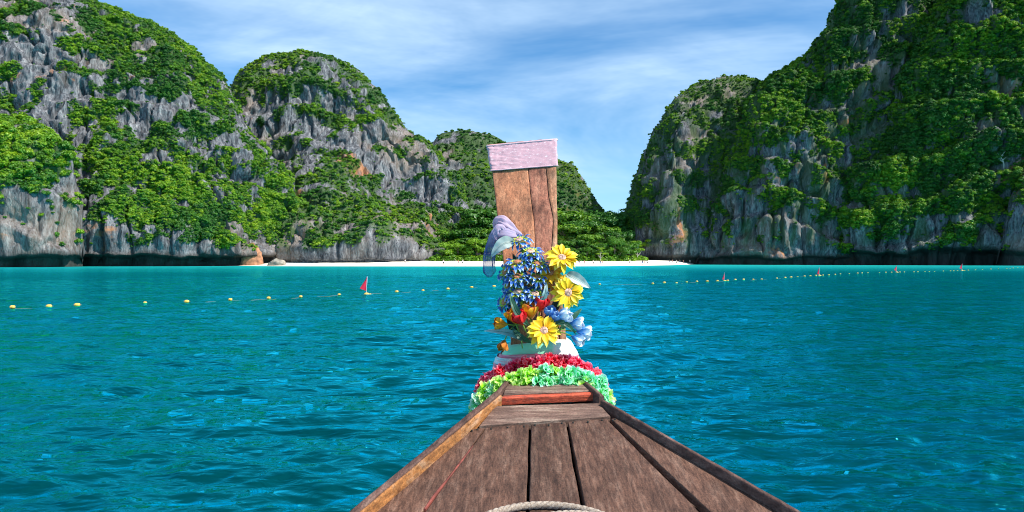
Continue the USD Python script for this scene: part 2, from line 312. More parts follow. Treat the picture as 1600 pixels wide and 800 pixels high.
# ------------------------------------------------------------------ foliage
def crown_mesh(seed, n_leaf=420, flat=0.75, leaf=0.2, lobes=8):
    """A shrub or tree crown about 1 m in radius: leaf clumps spread through several uneven lobes."""
    r = np.random.default_rng(seed)
    c = r.normal(0, 1, (lobes, 3)); c /= np.linalg.norm(c, axis=1, keepdims=True)
    c *= (0.35 + 0.35 * r.random((lobes, 1))); c[:, 2] = np.abs(c[:, 2]) * flat - 0.1
    rad = 0.30 + 0.28 * r.random(lobes)
    k = r.integers(0, lobes, n_leaf)
    d = r.normal(0, 1, (n_leaf, 3)); d[:, 2] += 0.35; d /= np.linalg.norm(d, axis=1, keepdims=True)
    pos = c[k] + d * (rad[k] * (0.72 + 0.36 * r.random(n_leaf)))[:, None] * [1, 1, flat + 0.15]
    nrm = d + r.normal(0, 0.45, (n_leaf, 3)) + [0, 0, 0.35]; nrm /= np.linalg.norm(nrm, axis=1, keepdims=True)
    a = np.cross(nrm, r.normal(0, 1, (n_leaf, 3))); a /= np.linalg.norm(a, axis=1, keepdims=True); b = np.cross(nrm, a)
    s = leaf * (0.6 + 0.8 * r.random((n_leaf, 1)))
    v = np.stack([pos - a * s, pos - b * s * 0.55 + nrm * s * 0.15, pos + a * s, pos + b * s * 0.55 + nrm * s * 0.15], 1).reshape(-1, 3)
    f = np.arange(n_leaf * 4).reshape(-1, 4)
    core = [ball(c[i], rad[i] * 0.68, 1, (1, 1, flat)) for i in range(lobes)]
    return merge((v, f), *core)

def instancer(name, protos, placed, label, cat):
    """placed: list of (position, scale3, forward normal, prototype index)"""
    pi = UsdGeom.PointInstancer.Define(stage, path(name)); base = pi.GetPath()
    rel = pi.CreatePrototypesRel()
    for k, (m, mat) in enumerate(protos):
        q = usdkit.mesh(stage, f'{base}/crown' + (f'_{k:03d}' if k else ''), m, mat, False)
        rel.AddTarget(q.GetPath())
    at_, sc, quat, idx = placed
    pi.CreatePositionsAttr(Vt.Vec3fArray.FromNumpy(at_.astype(np.float32)))
    pi.CreateScalesAttr(Vt.Vec3fArray.FromNumpy(sc.astype(np.float32)))
    pi.CreateOrientationsAttr(Vt.QuathArray([Gf.Quath(float(a), float(b), float(c), float(d)) for a, b, c, d in quat]))
    pi.CreateProtoIndicesAttr(Vt.IntArray.FromNumpy(idx.astype(np.int32)))
    return tag(pi.GetPrim(), label, cat, None, 'stuff')
CROWNS = [crown_mesh(20 + k, 360, 0.72 + 0.1 * (k % 3), 0.15 + 0.02 * (k % 2), 6 + k) for k in range(4)]
SCRUB = {'west': 'scrub and small trees clinging to the tall left cliff', 'west_knob': 'bright bushes capping the low buttress at far left', 'dome': 'trees and scrub over the dome shaped hill',
         'back': 'jungle covering the hill behind the prow', 'headland': 'creepers and bushes on the steep right headland', 'ridge': 'hanging green vegetation on the high right ridge',
         'east': 'dense dark trees over the far right cliff', 'east_foot': 'shrubs on the grey spur at the right edge'}
for key, (a_, sc, n, kind, drape, r) in bushes.items():
    m = len(a_)
    shape = np.stack([0.85 + 0.4 * r.random(m), 0.85 + 0.4 * r.random(m), 0.7 + 0.5 * r.random(m)], 1) * sc[:, None]
    yaw = r.random(m) * 2 * PI; tilt = r.normal(0, 0.22, (m, 2))
    quat = np.stack([np.cos(yaw / 2), tilt[:, 0] / 2, tilt[:, 1] / 2, np.sin(yaw / 2)], 1); quat /= np.linalg.norm(quat, axis=1, keepdims=True)
    idx = kind * 4 + r.integers(0, 4, m)
    instancer('cliff_scrub', [(CROWNS[k % 4], LEAF[k // 4]) for k in range(12)], (a_, shape, quat, idx), SCRUB[key], 'scrub')

# ------------------------------------------------------------------ beach and forest floor
def water_line(p): return np.interp(p, [330, 400, 480, 600, 760, 900, 1000, 1060, 1110], [212, 207, 201, 198, 197, 200, 212, 250, 290])
def beach_height(p, d):
    s = d - water_line(p)
    return np.where(s < 24, s * 0.066, 1.58 + (s - 24) * 0.012)
bp = np.linspace(330, 1110, 220); bs = np.concatenate([np.linspace(-10, 40, 60), np.linspace(42, 210, 30)])
BP, BS = np.meshgrid(bp, bs); BD = water_line(BP) + BS
bz = beach_height(BP, BD); bx = (BP - 800) / 1000 * BD
bz = bz + (fbm(np.stack([bx / 5, BD / 5, bz * 0], -1), 3, 50) - 0.5) * 0.22 * smoothstep(4, 12, BS)
SAND = usdkit.material(stage, L + 'sand', {
    'g': ('geometry', {}), 'n': ('noise_texture', {'scale': 0.5, 'detail': 6.0}), 's': ('separate_xyz', {}),
    'w': ('map_range', {'from_min': 0.05, 'from_max': 0.3, 'to_min': 0.0, 'to_max': 1.0, 'clamp': True}),
    'r': ('rgb_ramp', {'ramp': [(0.3, (0.70, 0.63, 0.52)), (0.7, (0.86, 0.81, 0.71))]}), 'm': ('mix', {'color1': (0.50, 0.45, 0.36)}),
    'b': ('bump', {'strength': 0.3, 'distance': 0.1}), 'p': ('principled_bsdf', {'roughness': 0.95, 'specular_ior_level': 0.1})},
    [('g.position', 'n.vector'), ('g.position', 's.vector'), ('s.z', 'w.value'), ('n.fac', 'r.fac'), ('w.result', 'm.fac'), ('r.color', 'm.color2'), ('m.color', 'p.base_color'), ('n.fac', 'b.height'), ('b.normal', 'p.normal')], surface='p.BSDF')
beach = part('beach', (np.stack([bx, BD, bz], -1).reshape(-1, 3), grid_faces(*BP.shape)), SAND, None, True)
tag(beach, 'pale sand beach along the foot of the bay', 'beach', None, 'structure')

# trees of the grove behind the beach, each with trunk and crown
def tree_proto(name, seed, mat, bark, h=5.0, rad=2.2, flat=0.7, lean=0.3, limbs=7, leaf=0.12, n=1500):
    r = np.random.default_rng(seed)
    t = thing(name)
    top = np.array([lean, 0.1, h * 0.72])
    s = np.linspace(0, 1, 7)[:, None]
    trunk = [tube(top * s + np.array([0.12, 0.05, 0]) * np.sin(s * 5) * h / 8, np.linspace(0.16, 0.07, 7) * h / 5, 7)]
    tip = [top]
    for k in range(limbs):
        lo = k % 2
        a = k / limbs * 2 * PI + r.random()
        e = top + np.array([math.cos(a) * rad * (0.5 + 0.25 * lo), math.sin(a) * rad * (0.5 + 0.25 * lo), h * (0.08 + 0.12 * r.random()) - lo * h * 0.34])
        b = top * (0.62 - 0.3 * lo)
        trunk.append(tube(np.array([b, b * 0.4 + e * 0.6 + [0, 0, -0.2], e]), np.array([0.07, 0.05, 0.025]) * h / 5, 5)); tip.append(e)
    part('trunk', merge(*trunk), bark, t, 60)
    cr = [(lambda m, e: (m[0] * [rad * 0.66, rad * 0.66, rad * 0.8 * flat] + e, m[1]))(crown_mesh(seed * 7 + i, n // 4, flat, leaf, 6), e) for i, e in enumerate(tip)]
    part('crown', merge(*cr), mat, t, False)
    return t
def ground(px, d): return np.array([(px - 800) / 1000 * d, d, float(beach_height(px, d)) - 0.1])
GROVE = {'broad_tree': (31, leaf_material('foliage_grove', (0.016, 0.062, 0.007), (0.045, 0.135, 0.009), (0.12, 0.24, 0.012), 0.3, 0.16), BARK, 6.0, 3.0, 0.62), 'bright_tree': (32, LEAF[0], BARK, 5.0, 2.6, 0.7), 'dark_tree': (33, LEAF[2], BARK, 8.5, 3.6, 0.75), 'pale_trunk_tree': (34, LEAF[1], PALEBARK, 6.5, 2.2, 0.55)}
protos = {}
ORD = ['first', 'second', 'third', 'fourth', 'fifth', 'sixth', 'seventh', 'eighth', 'ninth', 'tenth']
def plant(kind, px, d, h, label, group=None, lift=0.0):
    r = np.random.default_rng(int(px * 13 + d)); h = h * {'broad_tree': 0.84, 'dark_tree': 0.95}.get(kind, 0.9) * (0.85 + 0.35 * r.random())
    g = ground(px, d) + [0, 0, lift]; s = h / GROVE[kind][3]; a = r.random() * 6.28
    ax = np.array([[math.cos(a), -math.sin(a), 0], [math.sin(a), math.cos(a), 0], [0, 0, 1]])
    m = matrix(g, ax, (s * (0.9 + 0.25 * r.random()), s * (0.9 + 0.25 * r.random()), s))
    if kind not in protos:
        k = GROVE[kind]; protos[kind] = o = tree_proto(kind, k[0], k[1], k[2], k[3], k[4], k[5]); UsdGeom.Xformable(o).AddTransformOp().Set(m)
    else: o = copy_of(protos[kind], m)
    tag(o, label, 'tree', group)
r = np.random.default_rng(5)
for n_, (px, d, h) in enumerate(sorted([(884, 232, 9), (905, 236, 10), (925, 240, 11), (893, 258, 18), (915, 262, 19), (940, 262, 17), (930, 290, 24), (900, 290, 26), (880, 275, 22), (945, 250, 12)])):
    plant('broad_tree', px, d, h, f'mid green tree in the grove right of the prow, {ORD[n_]} from the left', 'trees of the grove right of the prow')
for n_, (px, d, h) in enumerate(sorted([(950, 292, 21), (962, 296, 22), (974, 292, 20), (985, 290, 17), (968, 278, 15), (956, 275, 15), (990, 300, 16), (942, 300, 22)])):
    plant('dark_tree', px, d, h, f'dark tree in the gap between hill and headland, {ORD[n_]} from the left', 'dark trees in the gap')
for n_, (px, d, h) in enumerate(sorted([(915, 228, 5.5), (932, 230, 6.5), (948, 232, 6), (960, 233, 8), (972, 235, 6), (985, 240, 6.5), (878, 227, 5), (895, 226, 4.5), (955, 246, 10), (978, 250, 9)])):
    plant('bright_tree', px, d, h, f'low bright tree edging the sand right of the prow, {ORD[n_]} from the left', 'low trees edging the sand right of the prow')
for n_, (px, d, h) in enumerate(sorted([(690, 224, 5), (702, 225, 6), (716, 226, 6.5), (730, 226, 6), (745, 226, 7), (760, 227, 7), (776, 227, 7), (708, 233, 8.5)])):
    plant('bright_tree', px, d, h, f'bright tree edging the sand left of the prow, {ORD[n_]} from the left', 'low trees edging the sand left of the prow')
for n_, (px, d, h) in enumerate(sorted([(722, 236, 13), (738, 240, 15), (752, 238, 14), (768, 240, 16), (700, 240, 12), (785, 240, 15), (742, 250, 20), (764, 256, 22)])):
    plant('broad_tree', px, d, h, f'taller tree behind the sand left of the prow, {ORD[n_]} from the left', 'trees behind the sand left of the prow')
plant('pale_trunk_tree', 996, 243, 7.5, 'slim tree with a pale bare trunk at the right end of the grove')
plant('pale_trunk_tree', 938, 226, 6, 'flat topped tree with pale trunk right of the yellow flowers')
plant('dark_tree', 1158, 331, 9, 'umbrella shaped tree alone on the top of the right headland', lift=86)
# low scrub along the back of the sand
m = 1500
sp = np.concatenate([r.uniform(676, 790, m // 2), r.uniform(865, 1004, m // 2)]); sd = water_line(sp) + 26 + 14 * r.random(m) ** 1.5
sd = np.where(sp > 985, sd + 6, sd)
pos = np.stack([(sp - 800) / 1000 * sd, sd, beach_height(sp, sd) + 0.2], 1); sz = r.uniform(0.9, 2.6, m)
yaw = r.random(m) * 6.28
instancer('beach_scrub', [(CROWNS[k], LEAF[1 if k < 1 else 0]) for k in range(4)], (pos, np.stack([sz * 1.2, sz, sz * r.uniform(0.6, 1.3, m)], 1), np.stack([np.cos(yaw / 2), yaw * 0, yaw * 0, np.sin(yaw / 2)], 1), r.integers(0, 4, m)),
          'low bright scrub along the top of the sand', 'scrub')
# a bare tree on the dark cliff
def bare_tree(base, h, label):
    r = np.random.default_rng(91); t = thing('bare_tree', matrix(base))
    top = np.array([-0.25 * h, 0, 0.55 * h])
    part('trunk', tube(np.array([[0, 0.8, -0.6], top * 0.5 + [0.2, 0, 0], top]), [0.22, 0.16, 0.1], 7), PALEBARK, t)
    for k in range(9):
        a = r.uniform(-1.6, 1.2); b = top * (0.45 + 0.06 * k)
        e = b + np.array([math.sin(a), r.uniform(-.4, .1), math.cos(a)]) * h * r.uniform(0.25, 0.45)
        part('branch', tube(np.array([b, (b + e) / 2 + r.normal(0, .25, 3), e]), [0.09, 0.06, 0.03], 5), PALEBARK, t)
    tag(t, label, 'tree')
bare_tree(at(1572, 262, 232), 8, 'leafless pale tree leaning out of the dark right cliff')

# boulder, and small rocks at the foot of the cliffs
STONE = simple('shore_stone', (0.22, 0.19, 0.155), 0.9, 0.8, 0.4, 0.2)
def rock_mesh(seed, scale):
    v, f = ball(0, 1, 3); v = v * (0.62 + 0.75 * fbm(v * 1.3 + seed * 9.1, 3, seed))[:, None]; v = np.round(v * 3.2 + 0.25 * fbm(v * 5, 2, seed)[:, None]) * 0.12 / 1.0 + v * 0.62
    return v * scale, f
b = part('boulder', (rock_mesh(3, (2.7, 1.6, 1.7))[0] + ground(433, 208) + [0, 0, 0.4], rock_mesh(3, 1)[1]), STONE, None, 50)
tag(b, 'grey brown boulder on the sand under the left cliff', 'boulder')
OCHRE = simple('ochre_stone', (0.30, 0.135, 0.07), 0.9, 0.9, 0.5, 0.3)
b = part('boulder', (rock_mesh(5, (3.6, 2.2, 5.6))[0] + ground(394, 213) + [0, 0, 1.0], rock_mesh(5, 1)[1]), OCHRE, None, 60)
tag(b, 'orange stained rock standing against the foot of the left cliff', 'boulder')

# ------------------------------------------------------------------ sea
def sea_mesh():
    th = np.concatenate([np.linspace(-180, -50, 40)[:-1], np.linspace(-50, 50, 760), np.linspace(50, 180, 40)[1:]]) / 180 * PI
    rr = np.concatenate([0.9 * (95 / 0.9) ** np.linspace(0, 1, 560), 95 * (5000 / 95) ** (np.linspace(0, 1, 70)[1:] ** 1.3)])
    R, TH = np.meshgrid(rr, th, indexing='ij')
    X, Y = R * np.sin(TH), R * np.cos(TH)
    Zs = np.zeros_like(X)
    g = np.random.default_rng(17)
    n = 110
    lam = 0.13 * (3.4 / 0.13) ** g.random(n)
    ang = g.normal(0.12, 0.5, n) - PI / 2     # mostly rolling towards the lens and a little to the left
    amp = 0.0051 * lam ** 0.60 * g.uniform(0.5, 1.2, n)
    ph = g.random(n) * 6.28
    sp = R * 0.0085
    calm = 0.65 + 0.7 * fbm(np.stack([X / 9, Y / 14, X * 0], -1), 2, 77)
    for l, a, A, h in zip(lam, ang, amp, ph):
        k = 2 * PI / l
        w = smoothstep(2.0, 4.0, l / sp)
        c = np.cos(k * (X * math.cos(a) + Y * math.sin(a)) + h + 1.3 * np.sin(0.11 * X + 0.07 * Y + h))
        Zs += A * w * (c + 0.22 * np.cos(2 * (k * (X * math.cos(a) + Y * math.sin(a)) + h))) * (calm if l < 2 else 1)
    Zs *= 1 - smoothstep(70, 95, R)
    return np.stack([X, Y, Zs], -1).reshape(-1, 3), grid_faces(*X.shape)
SEA = usdkit.material(stage, L + 'sea', {
    'g': ('geometry', {}), 's': ('separate_xyz', {}),
    'shore': ('map_range', {'from_min': 30.0, 'from_max': 235.0, 'to_min': 0.0, 'to_max': 1.0, 'clamp': True}),
    'mp': ('mapping', {'scale': (0.011, 0.035, 1.0)}), 'np': ('noise_texture', {'scale': 1.0, 'detail': 4.0, 'roughness': 0.55}),
    'ns': ('math', {'math_type': 'multiply_add', 'value2': 0.36, 'value3': -0.18}), 'add': ('math', {'math_type': 'add', 'use_clamp': True}),
    'r': ('rgb_ramp', {'ramp': [(0.0, (0.000, 0.030, 0.036)), (0.14, (0.000, 0.040, 0.049)), (0.32, (0.000, 0.052, 0.064)), (0.6, (0.002, 0.105, 0.105)), (1.0, (0.010, 0.17, 0.145))]}),
    'm1': ('mapping', {'scale': (0.8, 1.9, 1.0), 'rotation': (0, 0, 0.12)}), 'n1': ('noise_texture', {'scale': 4.2, 'detail': 4.0, 'roughness': 0.5, 'distortion': 0.6}),
    'n2': ('noise_texture', {'scale': 0.8, 'detail': 4.0, 'roughness': 0.5, 'distortion': 0.4}),
    'm3': ('mapping', {'scale': (0.16, 0.5, 1.0), 'rotation': (0, 0, 0.1)}), 'n3': ('noise_texture', {'scale': 1.0, 'detail': 5.0, 'roughness': 0.6, 'distortion': 0.4}), 'b3': ('bump', {'strength': 1.0, 'distance': 0.35}),
    'b1': ('bump', {'strength': 1.0, 'distance': 0.020}), 'b2': ('bump', {'strength': 1.0, 'distance': 0.11}),
    'sn': ('separate_xyz', {}), 'si': ('separate_xyz', {}), 'dx': ('math', {'math_type': 'multiply'}), 'dy': ('math', {'math_type': 'multiply_add'}), 'dz': ('math', {'math_type': 'multiply_add', 'use_clamp': True}),
    'inv': ('math', {'math_type': 'subtract', 'value1': 1.0}), 'pw': ('math', {'math_type': 'power', 'value2': 3.8}), 'fr': ('math', {'math_type': 'multiply_add', 'value2': 1.5, 'value3': 0.02}), 'cap': ('math', {'math_type': 'minimum', 'value2': 0.78}),
    'ro': ('map_range', {'from_min': 50.0, 'from_max': 200.0, 'to_min': 0.012, 'to_max': 0.30, 'clamp': True}),
    'd': ('diffuse_bsdf', {}), 'gl': ('glossy_bsdf', {'color': (0.03, 0.85, 1.0)}), 'mx': ('mix_closure', {}), 'both': ('add_closure', {})},
    [('g.position', 's.vector'), ('s.y', 'shore.value'), ('s.y', 'ro.value'), ('ro.result', 'gl.roughness'), ('g.position', 'mp.vector'), ('mp.vector', 'np.vector'), ('np.fac', 'ns.value1'), ('shore.result', 'add.value1'), ('ns.value', 'add.value2'),
     ('add.value', 'r.fac'), ('r.color', 'd.color'), ('g.position', 'm1.vector'), ('m1.vector', 'n1.vector'), ('m1.vector', 'n2.vector'),
     ('n1.fac', 'b1.height'), ('n2.fac', 'b2.height'), ('g.position', 'm3.vector'), ('m3.vector', 'n3.vector'), ('n3.fac', 'b3.height'), ('b3.normal', 'b1.normal'), ('b1.normal', 'b2.normal'), ('b2.normal', 'gl.normal'), ('b2.normal', 'd.normal'), ('b2.normal', 'sn.vector'), ('g.incoming', 'si.vector'), ('sn.x', 'dx.value1'), ('si.x', 'dx.value2'), ('sn.y', 'dy.value1'), ('si.y', 'dy.value2'), ('dx.value', 'dy.value3'), ('sn.z', 'dz.value1'), ('si.z', 'dz.value2'), ('dy.value', 'dz.value3'),
     ('dz.value', 'inv.value2'), ('inv.value', 'pw.value1'), ('pw.value', 'fr.value1'), ('fr.value', 'cap.value1'), ('cap.value', 'mx.fac'), ('gl.BSDF', 'mx.closure2'), ('d.BSDF', 'both.closure1'), ('mx.closure', 'both.closure2')], surface='both.closure')
sea = part('sea', sea_mesh(), SEA, None, True)
tag(sea, 'teal and blue rippled sea filling the bay', 'sea', None, 'structure')

# ------------------------------------------------------------------ floats, flags and people
ORD = ['first', 'second', 'third', 'fourth', 'fifth', 'sixth', 'seventh', 'eighth', 'ninth', 'tenth', 'eleventh', 'twelfth', 'thirteenth', 'fourteenth', 'fifteenth', 'sixteenth', 'seventeenth', 'eighteenth', 'nineteenth']
TENS = ['', '', 'twentieth twenty', 'thirtieth thirty', 'fortieth forty', 'fiftieth fifty', 'sixtieth sixty', 'seventieth seventy']
def ordinal(n):
    if n <= 19: return ORD[n - 1]
    a, b = TENS[n // 10].split()
    return a if n % 10 == 0 else f'{b}-{ORD[n % 10 - 1]}'
YELLOW_FLOAT = simple('yellow_float', (0.62, 0.38, 0.07), 0.4, 14, 0.25)
WHITE_ROPE = simple('float_rope', (0.16, 0.17, 0.12), 0.8)
RED_FLAG = simple('red_flag', (0.62, 0.010, 0.045), 0.7)
POLE = simple('flag_pole', (0.55, 0.5, 0.55), 0.5)
def float_proto():
    t = thing('float_buoy')
    prof = np.array([[0, -.17], [.05, -.165], [.095, -.13], [.115, -.07], [.118, -.02], [.108, -.012], [.108, .012], [.118, .02], [.115, .07], [.095, .13], [.05, .165], [0, .17]])
    m = trimesh.creation.revolve(prof, sections=18); m.apply_transform(trimesh.transformations.rotation_matrix(PI / 2, [0, 1, 0])); m.apply_translation([0, 0, 0.055])
    part('float_body', m, YELLOW_FLOAT, t)
    for s in (-1, 1):
        c = trimesh.creation.torus(0.035, 0.012, 12, 8); c.apply_transform(trimesh.transformations.rotation_matrix(PI / 2, [1, 0, 0])); c.apply_translation([s * 0.19, 0, 0.055])
        part('eyelet', c, WHITE_ROPE, t)
    return t
def dist(py): return EYE * 1000 / (py - 406)
left = [(20, 482), (77, 480.5), (121, 478.5), (227, 475), (292, 473), (360, 470), (420, 467.5), (470, 465), (530, 461.5), (620, 457), (661, 455), (700, 452.5), (737, 450), (772, 448.5)]
right = [(937, 445), (1020, 444), (1038, 442.6), (1057, 443), (1073, 441.4), (1089, 440.7), (1105, 440.4), (1121, 439.7), (1137, 439.2), (1149, 437.9), (1162, 437.6), (1177, 437.4), (1190, 437), (1214, 435.6), (1227, 434.6), (1236, 433.8),
         (1246, 433), (1257, 432.2), (1266, 431.6), (1275, 431.2), (1286, 430.6), (1295, 430.2), (1305, 429.4), (1313, 428.6), (1327, 428), (1340, 427.4), (1347, 427.1), (1356, 426.8), (1374, 426.4), (1384, 426.1), (1393, 425.9), (1406, 425.7), (1413, 425.6), (1428, 425.4),
         (1434, 425.2), (1445, 425), (1452, 424.8), (1460, 424.6), (1474, 424), (1485, 423.8), (1490, 423.6), (1496, 423.4), (1507, 423), (1513, 422.6), (1524, 422.1), (1535, 421.5), (1548, 420.9), (1560, 420.4), (1573, 419.8), (1578, 419.5), (1583, 419.2), (1590, 418.9), (1597, 418.6)]
proto = None
for side, pts in (('left', left), ('right', right)):
    for i, (px, py) in enumerate(pts):
        p = at(px, py, dist(py)); p[2] = 0.025
        a = 0.9 * (noise(np.array([px * 0.37, 3.0, 1.0])) - 0.5); s = (0.46 if side == 'left' else 0.46) + 0.25 * noise(np.array([px * 0.61, 8.0, 1.0]))
        m = matrix(p, np.array([[math.cos(a), -math.sin(a), 0], [math.sin(a), math.cos(a), 0], [0, 0, 1]]), s)
        if proto is None: proto = float_proto(); UsdGeom.Xformable(proto).AddTransformOp().Set(m); o = proto
        else: o = copy_of(proto, m)
        tag(o, f'yellow float on the {side} hand float line, {ordinal(i + 1)} from the ' + ('left edge' if side == 'left' else 'prow'), 'buoy', f'yellow floats of the {side} hand line')
    q = np.array([at(px, py, dist(py)) * [1, 1, 0] + [0, 0, -0.012] for px, py in pts])
    o = part('float_rope', tube(q, 0.008, 5), WHITE_ROPE); tag(o, f'thin rope linking the yellow floats of the {side} hand line', 'rope')
def flag_buoy(px, py, h, sway, label):
    p = at(px, py, dist(py)); p[2] = 0
    t = thing('flag_buoy', matrix(p, None, h))
    v, f = ball((0, 0, 0.02), 0.13, 2, (1.35, 1, 0.85)); part('float_body', (v, f), YELLOW_FLOAT, t)
    v, f = ball((0.2, 0.02, 0.0), 0.09, 2, (1.1, 1, 0.8)); part('side_float', (v, f), YELLOW_FLOAT, t)
    part('pole', tube([(0, 0, -.2), (0, 0, 0.5), (0.03, 0, 1.12)], 0.016, 8), POLE, t)
    u, w = np.meshgrid(np.linspace(0, 1, 9), np.linspace(0, 1, 7), indexing='ij')
    x = -0.01 - u * (0.40 if not sway else 0.30) * (1 - w * 0.97); z = 0.22 + 0.86 * w + u * (1 - w) * (0.16 if not sway else -0.02); y = 0.05 * np.sin(u * 6 + w * 3) * u
    a = np.stack([x + 0.03 * w, y, z], -1).reshape(-1, 3); n = len(a); f = grid_faces(9, 7)
    part('flag', merge((a, f), (a + [0, 0.004, 0], f[:, ::-1])), RED_FLAG, t, True)
    tag(t, label, 'flag buoy')
flag_buoy(573, 460.5, 0.95, False, 'red triangular flag on a yellow float left of the prow, the largest flag')
flag_buoy(1132, 439.0, 0.72, True, 'dark red flag on a float nearest the prow on its right')
flag_buoy(1280, 430.6, 0.95, True, 'narrow red flag on a float, second to the right of the prow')
flag_buoy(1401, 425.6, 1.0, False, 'small red flag on a float, third right of the prow')
flag_buoy(1503, 422.8, 1.15, False, 'red flag on a float nearest the right edge')

SKIN = [simple('skin', (0.45, 0.26, 0.17), 0.6), simple('skin_tan', (0.28, 0.15, 0.09), 0.6)]
CLOTH = [simple('dark_cloth', (0.03, 0.035, 0.06), 0.9), simple('red_cloth', (0.4, 0.03, 0.03), 0.9), simple('blue_cloth', (0.04, 0.12, 0.35), 0.9), simple('white_cloth', (0.6, 0.6, 0.6), 0.9)]
HAIR = simple('hair', (0.02, 0.014, 0.01), 0.7)
def chain(joints):
    out = []
    for (a, ra), (b, rb) in joints:
        va, _ = ball(a, ra, 1); vb, _ = ball(b, rb, 1)
        out.append(manifold3d.Manifold.hull_points(np.vstack([va, vb])))
    m = out[0]
    for o in out[1:]: m = m + o
    g = m.to_mesh(); return np.array(g.vert_properties[:, :3]), np.array(g.tri_verts)
def person_proto(k):
    """1.7 m tall, facing -y; three poses."""
    stride = (0.05, 0.30, 0.0)[k]; lift = (0.0, 0.25, 0.9)[k]
    t = thing('person')
    hip, chest, neck, head = np.array([0, 0, .90]), np.array([0, .01, 1.28]), np.array([0, 0, 1.45]), np.array([0, -.02, 1.6])
    J = [((hip, .13), (chest, .14)), ((chest, .14), (neck, .055)), ((neck, .05), (head + [0, 0, -.05], .06)), ((head + [0, .01, 0.0], .095), (head + [0, -.03, -.05], .07)), ((head + [0, -.09, -.02], .018), (head + [0, -.10, -.035], .016))]
    for s in (-1, 1):
        h = hip + [s * .09, 0, -.02]; kn = np.array([s * .10, -s * stride * .5 - .03, .48]); an = np.array([s * .10, -s * stride + (.06 if s > 0 else 0), .07]); toe = an + [s * .02, -.16, -.04]
        J += [((h, .092), (kn, .058)), ((kn, .058), (an, .04)), ((an - [0, -.02, .02], .042), (toe, .03))]
        sh = np.array([s * .18, 0, 1.40]); el = sh + [s * .07, s * stride * .4, -.28]; wr = el + ([s * .02, -.12, -.22] if not (lift > .5 and s > 0) else [-.02, -.18, .16]); ha = wr + (wr - el) * .35
        J += [((chest + [0, 0, .06], .10), (sh, .055)), ((sh, .052), (el, .04)), ((el, .038), (wr, .028)), ((wr, .03), (ha, .022))]
    part('body', chain(J), SKIN[k % 2], t, True)
    part('shorts', chain([((hip + [0, 0, .05], .142), (hip + [0, 0, -.05], .142))] + [((hip + [s * .09, 0, -.04], .108), (np.array([s * .1, -s * stride * .3 - .02, .62]), .085)) for s in (-1, 1)]), CLOTH[(0, 2, 0)[k]], t, True)
    part('shirt', chain([((hip + [0, 0, .12], .14), (chest, .153)), ((chest + [-.1, 0, .08], .085), (chest + [.1, 0, .08], .085))]), CLOTH[(3, 0, 1)[k]], t, True)
    part('hair', chain([((head + [0, .03, .03], .096), (head + [0, .05, -.05], .075))]), HAIR, t, True)
    return t
people = [(633, 413.2), (678, 415.2), (682, 414.8), (693, 414.2), (711, 412.6), (716, 414), (723, 413.8), (905, 414.4), (913, 414.4), (927, 414.4), (938, 414.3), (941, 414.3), (984, 413.4), (1004, 414.3), (1007.5, 414.3), (1012, 413.8), (1046, 412.5),
          (1051, 412.2), (1057, 412.8), (1062, 412.4), (1068, 412.5), (1078, 412.2), (1084, 411.8), (1110, 411.6)]
names = ['person in white shirt and dark shorts', 'person in blue shorts walking', 'person in red top, one arm raised']
pp, cl, cr = {}, 0, 0
nl = sum(px < 800 for px, _ in people)
for i, (px, py) in enumerate(people):
    # where the line of sight meets the sand
    dd = np.linspace(195, 320, 800); zz = EYE + (406 - py) / 1000 * dd; gap = np.where(beach_height(px, dd) - zz >= 0)[0]
    d = dd[gap[0]] if len(gap) else water_line(px) + 3
    d = max(d, water_line(px) + 1.5); k = i * 7 % 3; a = (i * 2.1) % 6.28
    m = matrix([(px - 800) / 1000 * d, d, float(beach_height(px, d))], np.array([[math.cos(a), -math.sin(a), 0], [math.sin(a), math.cos(a), 0], [0, 0, 1]]), 0.98 + 0.012 * (i % 5))
    if k not in pp: pp[k] = o = person_proto(k); UsdGeom.Xformable(o).AddTransformOp().Set(m)
    else: o = copy_of(pp[k], m)
    if px < 800: where = f'{ordinal(nl - i)} on the sand left of the prow'
    else: where = f'{ordinal(i - nl + 1)} on the sand right of the prow'
    tag(o, names[k] + ', ' + where, 'person', 'people on the beach')

